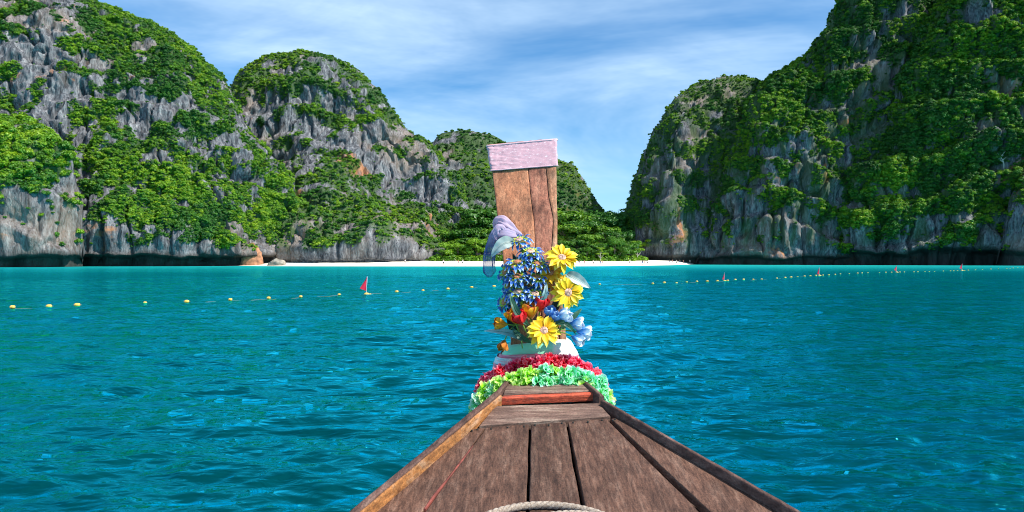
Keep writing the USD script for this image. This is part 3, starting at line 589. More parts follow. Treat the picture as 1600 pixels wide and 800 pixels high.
# ------------------------------------------------------------------ the boat's bow
def wood(name, ramp, stretch, rot=0.0, grime=0.28, rough=0.75, fine=1.0, bump=0.004):
    return usdkit.material(stage, L + name, {
        'tc': ('texture_coordinate', {}), 'm': ('mapping', {'rotation': (0, 0, rot), 'scale': stretch}), 'n': ('noise_texture', {'scale': 1.0, 'detail': 8.0, 'roughness': 0.68, 'distortion': 0.5}),
        'n2': ('noise_texture', {'scale': 7.0, 'detail': 6.0, 'roughness': 0.62}), 'm3': ('mapping', {'rotation': (0, 0, rot), 'scale': tuple(3.2 * x for x in stretch)}), 'n3': ('noise_texture', {'scale': 1.0, 'detail': 5.0, 'roughness': 0.75}),
        'rp': ('geometry', {}), 'n4': ('noise_texture', {'scale': 160.0, 'detail': 3.0}),
        'r': ('rgb_ramp', {'ramp': ramp}), 'g': ('rgb_ramp', {'ramp': [(0.34, (1 - grime,) * 3), (0.5, (0.95,) * 3), (0.66, (1.18, 1.17, 1.16))]}),
        'f': ('rgb_ramp', {'ramp': [(0.36, (0.42, 0.38, 0.36)), (0.5, (1.0,) * 3), (0.66, (1.5, 1.45, 1.4))]}),
        's': ('rgb_ramp', {'ramp': [(0.38, (0.72,) * 3), (0.62, (1.25,) * 3)]}),
        'x': ('mix', {'mix_type': 'multiply', 'fac': 1.0}), 'y': ('mix', {'mix_type': 'multiply', 'fac': 0.8 * fine}), 'z': ('mix', {'mix_type': 'multiply', 'fac': 0.7}),
        'b': ('bump', {'strength': 0.7, 'distance': bump}), 'b2': ('bump', {'strength': 0.5, 'distance': bump * 0.6}), 'p': ('principled_bsdf', {'roughness': rough, 'specular_ior_level': 0.3})},
        [('tc.object', 'm.vector'), ('m.vector', 'n.vector'), ('tc.object', 'n2.vector'), ('tc.object', 'm3.vector'), ('m3.vector', 'n3.vector'), ('tc.object', 'n4.vector'), ('n.fac', 'r.fac'), ('n2.fac', 'g.fac'), ('n3.fac', 'f.fac'), ('n4.fac', 's.fac'),
         ('r.color', 'x.color1'), ('g.color', 'x.color2'), ('x.color', 'y.color1'), ('f.color', 'y.color2'), ('y.color', 'z.color1'), ('s.color', 'z.color2'), ('z.color', 'p.base_color'),
         ('n3.fac', 'b.height'), ('n.fac', 'b2.height'), ('b.normal', 'b2.normal'), ('b2.normal', 'p.normal')], surface='p.BSDF')
DECK = [wood(f'deck_wood' + ('' if k == 0 else f'_{k:03d}'), [(0.25, tuple(np.array((0.062, 0.028, 0.018)) * t)), (0.5, tuple(np.array((0.178, 0.088, 0.058)) * t)), (0.72, tuple(np.array((0.34, 0.205, 0.15)) * t))], (34, 1.5, 34), rot) for k, (t, rot) in enumerate([(0.52, 0.0), (0.42, -0.05), (0.58, -0.3), (0.54, 0.3)])]
BEAM = wood('beam_wood', [(0.25, (0.07, 0.042, 0.033)), (0.5, (0.15, 0.09, 0.07)), (0.72, (0.30, 0.225, 0.18))], (3, 30, 30), 0.05)
RAIL = wood('rail_wood', [(0.25, (0.035, 0.018, 0.014)), (0.5, (0.09, 0.046, 0.036)), (0.74, (0.20, 0.125, 0.10))], (20, 2.4, 20), 0.3)
RAIL_L = wood('rail_wood_ochre', [(0.25, (0.12, 0.045, 0.016)), (0.5, (0.28, 0.115, 0.035)), (0.74, (0.36, 0.23, 0.15))], (20, 2.4, 20), -0.3)
POSTW = wood('post_wood', [(0.25, (0.18, 0.062, 0.030)), (0.48, (0.34, 0.128, 0.064)), (0.72, (0.44, 0.20, 0.11))], (24, 24, 2.6), 0.0, 0.4)
REDP = wood('red_paint', [(0.36, (0.15, 0.06, 0.045)), (0.47, (0.40, 0.060, 0.03)), (0.75, (0.55, 0.11, 0.05))], (6, 40, 40), 0.0, 0.5)
DARKW = simple('hull_wood', (0.07, 0.04, 0.03), 0.8, 9, 0.4)
NAIL = simple('nail_iron', (0.03, 0.025, 0.02), 0.6)
def deck(px, py, lift=0.0):
    d = 1.092 / ((py - 406) / 1000 + 0.18)
    return np.array([(px - 800) / 1000 * d, d, EYE - (0.75 - 0.18 * (d - 1.9)) + lift])
UPN = np.array([0, -0.177, 0.984])
def slab(c, thick=0.03, lift=0.0, seed=0, bev=0.004, nv=26, wob=0.002, nu=6):
    """A board from its far-left, far-right, near-right and near-left top corners, edges rounded and a little uneven."""
    fl, fr, nr, nl = [np.asarray(x, float) + UPN * lift for x in c]
    n = np.cross(nl - fl, fr - fl); n /= np.linalg.norm(n)
    if n[2] < 0: n = -n
    w = (np.linalg.norm(fr - fl) + np.linalg.norm(nr - nl)) / 2; l = np.linalg.norm(nl - fl)
    prof = [(0, -thick), (0, -bev)] + [(u, 0) for u in np.linspace(bev / w, 1 - bev / w, nu)] + [(1, -bev), (1, -thick)]
    vs = np.concatenate([[0], np.linspace(bev / l, 1 - bev / l, nv), [1]])
    rows = []
    for i, v in enumerate(vs):
        a, b = fl + (nl - fl) * v, fr + (nr - fr) * v
        e = noise(np.array([[v * l * 9, seed * 3.1, 0.5], [v * l * 9, seed * 3.1 + 50, 0.5]])) - 0.5
        u0, u1 = e * wob * 2
        d = (b - a) / np.linalg.norm(b - a); a = a + d * u0; b = b + d * u1
        drop = bev if i in (0, len(vs) - 1) else 0
        rows.append([a + (b - a) * u + n * (min(z, -drop) if z > -thick else z) for u, z in prof])
    rows = np.array(rows)
    rows[:, 2:-2] += n * ((fbm(rows[:, 2:-2] * [30, 5, 30] + seed, 3, seed) - 0.5) * 0.004)[..., None]
    k = len(prof); v = rows.reshape(-1, 3); f = grid_faces(len(vs), k)
    f = np.vstack([f[:, [0, 1, 2]], f[:, [0, 2, 3]]])
    end = [[0, i, i + 1] for i in range(1, k - 1)]; o = (len(vs) - 1) * k
    end += [[o, o + i + 1, o + i] for i in range(1, k - 1)] + [[0, k - 1, o + k - 1], [0, o + k - 1, o]]
    m = trimesh.Trimesh(v, np.vstack([f, end]), process=False); 
    if m.volume < 0: m.invert()
    return m
boat = thing('longtail_boat'); tag(boat, 'wooden longtail boat bow with weathered deck boards and upright prow post', 'boat')
def line(a, b, y): return a[0] + (b[0] - a[0]) * (y - a[1]) / (b[1] - a[1])
EDGE = [((585, 800), (774, 636)), ((661, 800), (760, 666)), ((824, 800), (828, 662)), ((912, 800), (886, 660)), ((1102, 800), (952, 655)), ((1215, 800), (934, 634))]
FRONT = lambda px: 667 + (px - 749) * (652 - 667) / (954 - 749) + 1.5
def cross(e):
    (x0, y0), (x1, y1) = e
    for y in np.linspace(640, 700, 600):
        if y >= FRONT(x0 + (x1 - x0) * (y - y0) / (y1 - y0)): return (x0 + (x1 - x0) * (y - y0) / (y1 - y0), y)
NEAR = 1150
gapw = [0.001, 0.006, 0.006, 0.009, 0.020, 0.003]
for k in range(5):
    a, b = EDGE[k], EDGE[k + 1]
    fa, fb = cross(a), cross(b)
    P = [deck(*fa), deck(*fb), deck(line(*b, NEAR), NEAR), deck(line(*a, NEAR), NEAR)]
    ga, gb = gapw[k], gapw[k + 1]
    P[0][0] += ga * 0.5; P[3][0] += ga; P[1][0] -= gb * 0.5; P[2][0] -= gb
    o = part('deck_plank', slab(P, 0.03, (0, .0015, 0, .001, .002)[k], k + 1, 0.0045, 40, 0.004), [DECK[3], DECK[0], DECK[1], DECK[0], DECK[2]][k], boat, 50)
    for q in (0.12, 0.5, 0.88)[:2 if k in (0, 4) else 3]:
        w = P[0] * (1 - q) + P[1] * q + np.array([0, -0.022 - 0.006 * math.sin(k * 5 + q * 9), -0.003]); c = trimesh.creation.cylinder(0.0036, 0.006, sections=10); c.apply_translation(w + [0, 0, 0.003]); part('nail', c, NAIL, o)
o = part('red_edge', slab([deck(739, 696, .001), deck(741, 696, .001), deck(665, 794, .001), deck(661, 794, .001)], 0.02, 0.0005, 9, .001, 20, .004, 3), simple('faded_red_paint', (0.15, 0.035, 0.025), 0.8, 30, 0.6), boat, 40)
part('cross_beam', slab([deck(774, 637), deck(936, 633), deck(954, 652.5), deck(749, 667.5)], 0.035, 0.010, 11, 0.004, 8, 0.003, 18), BEAM, boat, 50)
# fore block with its red painted edge
part('fore_block', slab([deck(794, 600), deck(903, 596), deck(931, 621), deck(786, 627)], 0.05, 0.034, 12, 0.005, 10, 0.003, 14), BEAM, boat, 50)
part('red_edge', slab([deck(786, 627.6), deck(931, 621.6), deck(935, 625), deck(783, 631.5)], 0.032, 0.030, 13, 0.005, 4, 0.004, 22), REDP, boat, 50)
c = tube([deck(846, 606, 0.02), deck(846, 604, 0.055), deck(847, 601, 0.075)], 0.006, 10); part('peg', c, simple('peg_paint', (0.10, 0.24, 0.26), 0.5), boat)
# rails
def rail(a, b, side, mat, h=0.048, w=0.036, seed=0, ext=0.03):
    A, B = deck(*a), deck(*b)
    d = (B - A) / np.linalg.norm(B - A); out = np.cross(d, UPN); out /= np.linalg.norm(out)
    if out[0] * side < 0: out = -out
    P = [A, A + out * w, B + out * w, B] if side > 0 else [A + out * w, A, B, B + out * w]
    return part('gunwale', slab(P, h + ext, h, seed, 0.006, 60, 0.003, 5), mat, boat, 50)
rail((783, 628.2), (line(*EDGE[0], NEAR), NEAR), -1, RAIL, 0.045, 0.030, 21)
o = rail((785, 630.2), (line(*EDGE[0], NEAR) + 3, NEAR), -1, RAIL_L, 0.040, 0.010, 26)
rail((938, 636.4), (line(*EDGE[5], NEAR), NEAR), 1, RAIL, 0.031, 0.023, 22)
rail((898, 600), (935.5, 634), 1, RAIL, 0.046, 0.024, 23)
rail((802, 603), (781, 630), -1, RAIL, 0.046, 0.026, 24)
# hull shell under the rails
lx = lambda d: np.interp(d, [-1.4, 0.4, 1.22, 1.9, 2.69, 2.95, 3.12, 3.3], [-0.86, -0.80, -0.69, -0.445, -0.10, -0.035, -0.01, 0.03])
rx = lambda d: np.interp(d, [-1.4, 0.4, 1.22, 1.9, 2.69, 2.95, 3.12, 3.3], [1.1, 1.12, 1.08, 0.82, 0.40, 0.315, 0.27, 0.2])
st = np.concatenate([np.linspace(-1.4, 2.9, 24), [3.0, 3.12, 3.24]]); rows = []
for d in st:
    zt = EYE - (0.75 - 0.18 * (max(d, 0.4) - 1.9)) - 0.032; c = (lx(d) + rx(d)) / 2; hw = (rx(d) - lx(d)) / 2; k = np.clip((d - 1.6) / 1.7, 0, 1)
    zb = -0.35 + 1.2 * k ** 1.6
    rows.append([[c + hw * s * t, d, zt + (zb - zt) * u] for s, t, u in [(-1, 1, 0), (-1, .93, .25), (-1, .82, .5), (-1, .6, .75), (-1, .3, .93), (1, 0, 1), (1, .3, .93), (1, .6, .75), (1, .82, .5), (1, .93, .25), (1, 1, 0)]])
part('hull', (np.array(rows).reshape(-1, 3), grid_faces(len(st), 11)), DARKW, boat, 50)
q = np.array([[lx(d) + 0.01, d, EYE - (0.75 - 0.18 * (d - 1.9)) - 0.13] for d in np.linspace(0.7, 2.9, 10)]); q2 = np.array([[rx(d) - 0.01, d, EYE - (0.75 - 0.18 * (d - 1.9)) - 0.13] for d in np.linspace(0.7, 2.9, 10)])
part('under_deck', (np.stack([q, q2], 1).reshape(-1, 3), grid_faces(10, 2)), DARKW, boat, False)
m_ = slab([deck(774, 633, -.055), deck(936, 629, -.055), deck(956, 648, -.055), deck(748, 662, -.055)], 0.26, 0, 31, 0.004, 4, 0.001, 3); part('bulkhead', m_, DARKW, boat, 40)
# prow post of three boards
ROWS = np.array([(640, 797, 892, 3.07), (560, 797, 889, 3.05), (535, 798, 886, 3.05), (470, 791, 879, 3.09), (400, 785, 871.5, 3.15), (330, 776, 871, 3.235), (258, 768, 869.5, 3.33), (222, 762.5, 868, 3.385)])
def post_pt(py, u, out=0.0):
    py2 = py - 10 * (u - 0.5) * np.clip((400 - py) / 170, 0, 1)
    y = np.interp(-py, -ROWS[:, 0], ROWS[:, 3]); l = np.interp(-py, -ROWS[:, 0], ROWS[:, 1]); r_ = np.interp(-py, -ROWS[:, 0], ROWS[:, 2])
    p = at(l + (r_ - l) * u, py2, y); p[1] -= out; return p
def post_board(u0, u1, top, seed, mat, gap=0.0012):
    ys = np.linspace(640, top, 44); rows = []
    n = 9
    for py in ys:
        a, b = post_pt(py, u0(py)), post_pt(py, u1(py)); w = np.linalg.norm(b - a); g = gap / w
        us = np.concatenate([[g, g + .004 / w], np.linspace(g + .012 / w, 1 - g - .012 / w, n), [1 - g - .004 / w, 1 - g]])
        f = np.array([a + (b - a) * u for u in us]); f[0, 1] += 0.003; f[-1, 1] += 0.003; f[1, 1] += 0.0006; f[-2, 1] += 0.0006
        f[1:-1, 1] += (fbm(f[1:-1] * [60, 20, 7] + seed, 4, seed) - 0.5) * 0.007
        j = (noise(np.array([[py * 0.11, seed, 1.5], [py * 0.11, seed + 30, 1.5]])) - 0.5) * 0.003
        f[:2, 0] += j[0] * (u0(py) > 0.01); f[-2:, 0] += j[1]
        rows.append(np.vstack([f, f[-1] + [0, .15, .02], f[0] + [0, .15, .02]]))
    rows = np.array(rows); k = rows.shape[1]
    rows[-1, :, 2] += (noise(rows[-1] * 90) - 0.5) * 0.014
    v = rows.reshape(-1, 3); f = grid_faces(len(ys), k, True); f = np.vstack([f[:, [0, 1, 2]], f[:, [0, 2, 3]]])
    o = (len(ys) - 1) * k
    cap = [[o, o + i, o + i + 1] for i in range(1, k - 1)]
    m = trimesh.Trimesh(v, np.vstack([f, cap]), process=False)
    if m.volume < 0: m.invert()
    return part('post_board', m, mat, boat, 45)
c1 = lambda py: np.interp(py, [222, 300, 350, 400, 640], [0.55, 0.57, 0.61, 0.60, 0.58]); c2 = lambda py: np.interp(py, [222, 262, 310, 345, 400, 640], [0.83, 0.835, 0.86, 0.93, 0.88, 0.86])
POSTS = [POSTW, wood('post_wood_red', [(0.25, (0.13, 0.043, 0.027)), (0.48, (0.28, 0.10, 0.062)), (0.72, (0.40, 0.18, 0.115))], (24, 24, 2.6), 0, 0.45), wood('post_wood_tan', [(0.25, (0.15, 0.06, 0.032)), (0.48, (0.33, 0.14, 0.075)), (0.72, (0.46, 0.26, 0.16))], (24, 24, 2.6), 0, 0.45)]
post_board(lambda y: 0.0, c1, 221, 61, POSTS[0]); post_board(c1, c2, 221.5, 62, POSTS[1]); post_board(c2, lambda y: 1.0, 223, 63, POSTS[2])

# ------------------------------------------------------------------ cloth on the prow
def cloth_mat(name, ramp, scale, rough=0.85, sheen=0.3, bump=0.002, axis=None):
    nodes = {'tc': ('texture_coordinate', {}), 'm': ('mapping', {'scale': scale}), 'n': ('noise_texture', {'scale': 1.0, 'detail': 4.0}), 'r': ('rgb_ramp', {'ramp': ramp}),
             'w': ('noise_texture', {'scale': 420.0, 'detail': 1.0}), 'b': ('bump', {'strength': 0.4, 'distance': bump}), 'p': ('principled_bsdf', {'roughness': rough, 'sheen_weight': sheen, 'specular_ior_level': 0.2})}
    return usdkit.material(stage, L + name, nodes, [('tc.object', 'm.vector'), ('m.vector', 'n.vector'), ('n.fac', 'r.fac'), ('r.color', 'p.base_color'), ('w.fac', 'b.height'), ('b.normal', 'p.normal')], surface='p.BSDF')
PINK = cloth_mat('pink_cloth', [(0.40, (0.42, 0.24, 0.29)), (0.60, (0.46, 0.28, 0.33)), (0.66, (0.47, 0.30, 0.35)), (0.69, (0.68, 0.58, 0.61))], (60, 60, 160))
HEM = cloth_mat('pink_hem', [(0.3, (0.52, 0.29, 0.34)), (0.7, (0.62, 0.40, 0.45))], (40, 40, 40))
wrap = thing('cloth_wrap'); tag(wrap, 'faded pink cloth tied round the top of the wooden prow post', 'cloth')
nu, nv = 140, 34; rows = []
for i, t in enumerate(np.linspace(0, 1, nv)):
    py = 262.5 - 40 * t
    us = np.linspace(0, 1, nu)
    # round the post: front, right side, back, left side
    ring = []
    for u in us:
        s = u * 4
        if s < 1: k, b = s, 0.0
        elif s < 2: k, b = 1.0, s - 1
        elif s < 3: k, b = 3 - s, 1.0
        else: k, b = 0.0, 4 - s
        p = post_pt(py, k, 0.0); y = p[1]
        p = p + [0, b * 0.15, b * 0.02]
        out = np.array([(k - 0.5) * 2 if 0.02 < b < 0.98 else (k - 0.5) * 0.8 * (abs(k - .5) > .45), -1.0 if b < 0.02 else (1.0 if b > 0.98 else 0.0), 0.0])
        fan = py + 12 * (k - 0.1) * 0.6 if b < 0.5 else py
        z_ = p[2] + 0.05 * k
        wr = 0.0055 * (noise(np.array([k * 2.2 + b * 3, z_ * (95 - 45 * k), 3.0])) - 0.4) + 0.004 * (noise(np.array([k * 5 + b * 5, z_ * 190, 8.0])) - 0.5) * (1.3 - k)
        ring.append(p + out * (0.007 + wr * (1.25 - 0.7 * k)))
    rows.append(ring)
rows = np.array(rows); part('wrap', (rows[:, :-1].reshape(-1, 3), grid_faces(nv, nu - 1, True)), PINK, wrap, True)
part('hem', tube(np.vstack([rows[-1, ::4], rows[-1, :1]]) + [0, 0, -.002], 0.0052 + 0.0022 * noise(np.stack([np.arange(36) * .5, np.zeros(36), np.zeros(36)], -1)), 8), HEM, wrap, True)
part('hem', tube(np.vstack([rows[0, ::4], rows[0, :1]]), 0.0032, 8), HEM, wrap, True)

MINT = usdkit.material(stage, L + 'mint_cloth', {'tc': ('texture_coordinate', {}), 's': ('separate_xyz', {}), 'n': ('noise_texture', {'scale': 9.0, 'detail': 3.0}), 'a': ('math', {'math_type': 'multiply_add', 'value2': 0.02}),
    'r': ('rgb_ramp', {'ramp': [(0.0, (0.20, 0.60, 0.38)), (0.195, (0.24, 0.62, 0.42)), (0.212, (0.62, 0.62, 0.57)), (1.0, (0.68, 0.62, 0.60))]}), 'w': ('noise_texture', {'scale': 380.0}), 'b': ('bump', {'strength': 0.3, 'distance': 0.002}), 'p': ('principled_bsdf', {'roughness': 0.8, 'sheen_weight': 0.3})},
    [('tc.object', 's.vector'), ('tc.object', 'n.vector'), ('n.fac', 'a.value1'), ('s.x', 'a.value3'), ('a.value', 'r.fac'), ('r.color', 'p.base_color'), ('w.fac', 'b.height'), ('b.normal', 'p.normal')], surface='p.BSDF')
ROSE = cloth_mat('rose_cloth', [(0.40, (0.50, 0.05, 0.11)), (0.52, (0.60, 0.22, 0.27)), (0.68, (0.64, 0.46, 0.46))], (6, 6, 90))
PALE = cloth_mat('pale_cloth', [(0.38, (0.20, 0.48, 0.55)), (0.5, (0.58, 0.60, 0.56)), (0.66, (0.58, 0.24, 0.28))], (5, 5, 60))
sash = thing('sash'); tag(sash, 'mint green and pink sash wrapped round the foot of the prow', 'sash')
SR = np.array([(640, 770, 914, 2.985), (600, 768, 914, 2.985), (575, 772, 911, 2.99), (560, 780, 906, 2.995), (548, 787, 900, 3.0), (541, 791, 896, 3.005), (536, 797, 890, 3.02), (533.5, 806, 882, 3.05), (532.5, 818, 872, 3.09)])
def sash_band(py0, py1, out, mat, seed, rows_n=22):
    rows = []
    for py in np.linspace(py0, py1, rows_n):
        l, r_, d = [np.interp(-py, -SR[:, 0], SR[:, c]) for c in (1, 2, 3)]
        a = np.linspace(0, 2 * PI, 97)[:-1]
        cx, hw = ((l + r_) / 2 - 800) / 1000 * d, (r_ - l) / 2000 * d; z = EYE + (406 - py) / 1000 * d; hd = 0.13 - (d - 2.985) * 0.6
        c, s = np.cos(a), np.sin(a); e = 0.62
        x = np.sign(c) * np.abs(c) ** e; y = np.sign(s) * np.abs(s) ** e
        q = np.stack([cx + x * (hw + out), 3.115 + y * (hd + out), z + 0.010 * np.sin(x * 1.7 + seed) + 0.006 * x], -1)
        f = 0.006 * (noise(np.stack([x * 2.2 + y, z * 105 + x * 1.1, x * 0 + seed], -1)) - 0.5)
        q[:, 0] += x * f; q[:, 1] += y * f; rows.append(q)
    return part('wrap', (np.array(rows).reshape(-1, 3), grid_faces(rows_n, 96, True)), mat, sash, True)
sash_band(640, 532.6, 0.0, MINT, 1, 60); sash_band(564, 555.5, 0.005, ROSE, 2, 12); sash_band(572, 562, 0.008, PALE, 3, 10); sash_band(600, 570, 0.007, ROSE, 4, 14)

SHEER = usdkit.material(stage, L + 'sheer_scarf', {'v': ('attribute', {'attribute': 'along'}), 'r': ('rgb_ramp', {'ramp': [(0.0, (0.62, 0.48, 0.60)), (0.3, (0.50, 0.42, 0.60)), (0.55, (0.06, 0.10, 0.30)), (1.0, (0.10, 0.12, 0.34))]}),
    'tc': ('texture_coordinate', {}), 'n': ('noise_texture', {'scale': 30.0, 'detail': 3.0}), 'lw': ('layer_weight', {'blend': 0.5}), 'up': ('rgb_ramp', {'ramp': [(0.0, (0.9,) * 3), (0.36, (0.8,) * 3), (0.6, (0.42,) * 3), (1.0, (0.34,) * 3)]}), 'tm': ('math', {'math_type': 'multiply_add', 'value2': 0.55, 'use_clamp': True}),
    'd': ('diffuse_bsdf', {}), 't': ('translucent_bsdf', {}), 'm': ('mix_closure', {'fac': 0.45}), 'tr': ('transparent_bsdf', {'color': (0.85, 0.85, 0.97)}) if False else ('mix_closure', {'fac': 0.0}), 'p': ('principled_bsdf', {'alpha': 0.0})},
    [('v.fac', 'r.fac'), ('r.color', 'd.color'), ('r.color', 't.color'), ('d.BSDF', 'm.closure1'), ('t.BSDF', 'm.closure2'), ('v.fac', 'up.fac'), ('lw.facing', 'tm.value1'), ('up.color', 'tm.value3'), ('p.BSDF', 'tr.closure1'), ('m.closure', 'tr.closure2'), ('tm.value', 'tr.fac')], surface='tr.closure')
def scarf_lobe(path_, widths, ratio, seed, o):
    p = np.array([at(*q) for q in path_]); s = np.linspace(0, 1, 60); k = np.linspace(0, 1, len(p))
    from scipy.interpolate import CubicSpline
    c = CubicSpline(k, p)(s); w = np.interp(s, k, widths) / 1000 * 3 / 2
    t = np.gradient(c, axis=0); t /= np.linalg.norm(t, axis=1, keepdims=True)
    u = np.cross(t, [0, -1.0, 0.2]); u /= np.linalg.norm(u, axis=1, keepdims=True); n = np.cross(u, t)
    a = np.linspace(0, 2 * PI, 41)[:-1]; rows = []
    for i in range(60):
        rad = 1 + 0.16 * np.sin(8 * a + 6 * np.sin(s[i] * 4 + seed)) * (0.5 + 0.5 * np.sin(s[i] * 9 + a)) + 0.8 * (noise(np.stack([np.cos(a) * 2.2 + s[i] * 1.5, np.sin(a) * 2.2 + seed, a * 0 + s[i] * 3.5], -1)) - 0.5) + 0.5 * (noise(np.stack([np.cos(a) * 5, np.sin(a) * 5 + seed, a * 0 + s[i] * 6], -1)) - 0.5)
        rows.append(c[i] + np.outer(np.cos(a) * rad, u[i]) * w[i] + np.outer(np.sin(a) * rad, n[i]) * w[i] * ratio)
    pr = part('fold', (np.array(rows).reshape(-1, 3), grid_faces(60, 40, True)), SHEER, o, True)
    float_primvar(pr, 'along', np.repeat(np.clip((EYE - 0.0 + 0.19 - np.array(rows)[:, :, 2].mean(1)) / 0.27, 0, 1), 40))
scarf = thing('sheer_scarf'); tag(scarf, 'sheer lilac and blue scarf knotted at the left of the prow post and hanging down', 'scarf')
scarf_lobe([(814, 369, 3.07), (800, 359, 3.05), (786, 348, 3.06), (777, 347, 3.09), (774, 356, 3.10)], [8, 14, 18, 14, 6], 0.55, 1, scarf)
scarf_lobe([(806, 368, 3.04), (793, 366, 3.02), (779, 367, 3.03), (770, 376, 3.06), (766, 392, 3.07), (764, 412, 3.07), (764, 425, 3.07), (765, 433, 3.07)], [10, 17, 19, 15, 16, 17, 16, 5], 0.4, 2, scarf)
scarf_lobe([(790, 366, 3.03), (780, 356, 3.02), (774, 366, 3.02), (778, 374, 3.02)], [6, 11, 11, 5], 0.6, 4, scarf)

# ------------------------------------------------------------------ flowers
def petal_mat(name, ramp, transl=0.25, rough=0.5):
    return usdkit.material(stage, L + name, {'v': ('attribute', {'attribute': 'along'}), 'tc': ('texture_coordinate', {}), 'n': ('noise_texture', {'scale': 60.0, 'detail': 3.0}), 'a': ('math', {'math_type': 'multiply_add', 'value2': 0.26, 'value3': -0.13}), 'ad': ('math', {'math_type': 'add', 'use_clamp': True}),
        'r': ('rgb_ramp', {'ramp': ramp}), 'd': ('principled_bsdf', {'roughness': rough, 'specular_ior_level': 0.35}), 't': ('translucent_bsdf', {}), 'm': ('mix_closure', {'fac': transl})},
        [('tc.object', 'n.vector'), ('n.fac', 'a.value1'), ('v.fac', 'ad.value1'), ('a.value', 'ad.value2'), ('ad.value', 'r.fac'), ('r.color', 'd.base_color'), ('r.color', 't.color'), ('d.BSDF', 'm.closure1'), ('t.BSDF', 'm.closure2')], surface='m.closure')
YELLOW = petal_mat('yellow_petal', [(0, (0.55, 0.22, 0.01)), (0.3, (0.78, 0.47, 0.01)), (0.75, (0.85, 0.60, 0.02)), (1, (0.86, 0.70, 0.20))])
ORANGEY = petal_mat('amber_petal', [(0, (0.45, 0.14, 0.01)), (0.4, (0.74, 0.33, 0.01)), (1, (0.82, 0.50, 0.02))])
BLUE = petal_mat('blue_petal', [(0, (0.55, 0.55, 0.02)), (0.34, (0.42, 0.54, 0.03)), (0.45, (0.10, 0.24, 0.28)), (0.56, (0.012, 0.075, 0.34)), (0.72, (0.018, 0.11, 0.44)), (0.82, (0.24, 0.42, 0.70)), (1, (0.82, 0.86, 0.90))], 0.15)
REDT = petal_mat('red_petal', [(0, (0.6, 0.20, 0.02)), (0.25, (0.66, 0.02, 0.02)), (1, (0.72, 0.02, 0.03))])
ORT = petal_mat('orange_petal', [(0, (0.45, 0.30, 0.02)), (0.4, (0.72, 0.22, 0.01)), (0.8, (0.76, 0.40, 0.015)), (1, (0.7, 0.10, 0.02))])
RUST = petal_mat('rust_petal', [(0, (0.3, 0.2, 0.02)), (0.5, (0.50, 0.13, 0.015)), (1, (0.60, 0.22, 0.02))])
SKYT = petal_mat('sky_petal', [(0, (0.03, 0.20, 0.62)), (0.45, (0.10, 0.36, 0.74)), (0.7, (0.62, 0.72, 0.84)), (1, (0.78, 0.80, 0.86))])
BLUT = petal_mat('cornflower_petal', [(0, (0.01, 0.08, 0.45)), (0.6, (0.03, 0.22, 0.68)), (1, (0.35, 0.55, 0.82))])
GREENL = petal_mat('green_leaf', [(0, (0.03, 0.10, 0.05)), (0.5, (0.015, 0.075, 0.05)), (1, (0.04, 0.15, 0.09))], 0.2)
GREYL = petal_mat('grey_leaf', [(0, (0.10, 0.22, 0.20)), (0.5, (0.12, 0.28, 0.30)), (1, (0.45, 0.55, 0.58))], 0.2)
SILVER = petal_mat('silver_leaf', [(0, (0.24, 0.30, 0.28)), (0.5, (0.42, 0.48, 0.46)), (1, (0.58, 0.62, 0.62))], 0.2)
DARKL = petal_mat('dark_leaf', [(0, (0.012, 0.035, 0.03)), (0.5, (0.008, 0.028, 0.028)), (1, (0.02, 0.06, 0.045))], 0.1)
STEM = simple('stem_green', (0.14, 0.26, 0.03), 0.6)
CENTRE = simple('flower_centre', (0.34, 0.13, 0.06), 0.9, 160, 0.7, 0.003)
CENTREP = simple('flower_centre_pale', (0.46, 0.28, 0.22), 0.9, 110, 0.75, 0.003)
def petal(length, width, rise, droop, seed, cup=0.25, tip=0.55, nr=8, nc=5):
    """Local: outwards along +x, the flower's axis along +z."""
    r = np.random.default_rng(seed); s = np.linspace(0, 1, nr)
    ang = rise - droop * s ** 1.3 + r.normal(0, 0.06)
    x = np.concatenate([[0], np.cumsum(np.cos((ang[1:] + ang[:-1]) / 2))]) * length / (nr - 1); z = np.concatenate([[0], np.cumsum(np.sin((ang[1:] + ang[:-1]) / 2))]) * length / (nr - 1)
    w = width * (np.sin(np.clip(0.16 + 0.86 * s, 0, 1) * PI) ** tip) * (0.25 + 0.95 * smoothstep(0, 0.55, s)); w[-1] *= 0.25
    c = np.linspace(-1, 1, nc); tw = r.normal(0, 0.25)
    X = np.repeat(x[:, None], nc, 1) - np.abs(c)[None] ** 2 * 0.10 * length * s[:, None] ** 4; Y = w[:, None] * c[None]
    Z = z[:, None] + cup * w[:, None] * c[None] ** 2 + tw * w[:, None] * c[None] * s[:, None] - 0.12 * w[:, None] * np.cos(c * PI)[None]
    return np.stack([X, Y, Z], -1).reshape(-1, 3), grid_faces(nr, nc), np.repeat(s, nc)
def rotz(v, a): c, s = math.cos(a), math.sin(a); return v @ np.array([[c, s, 0], [-s, c, 0], [0, 0, 1]])
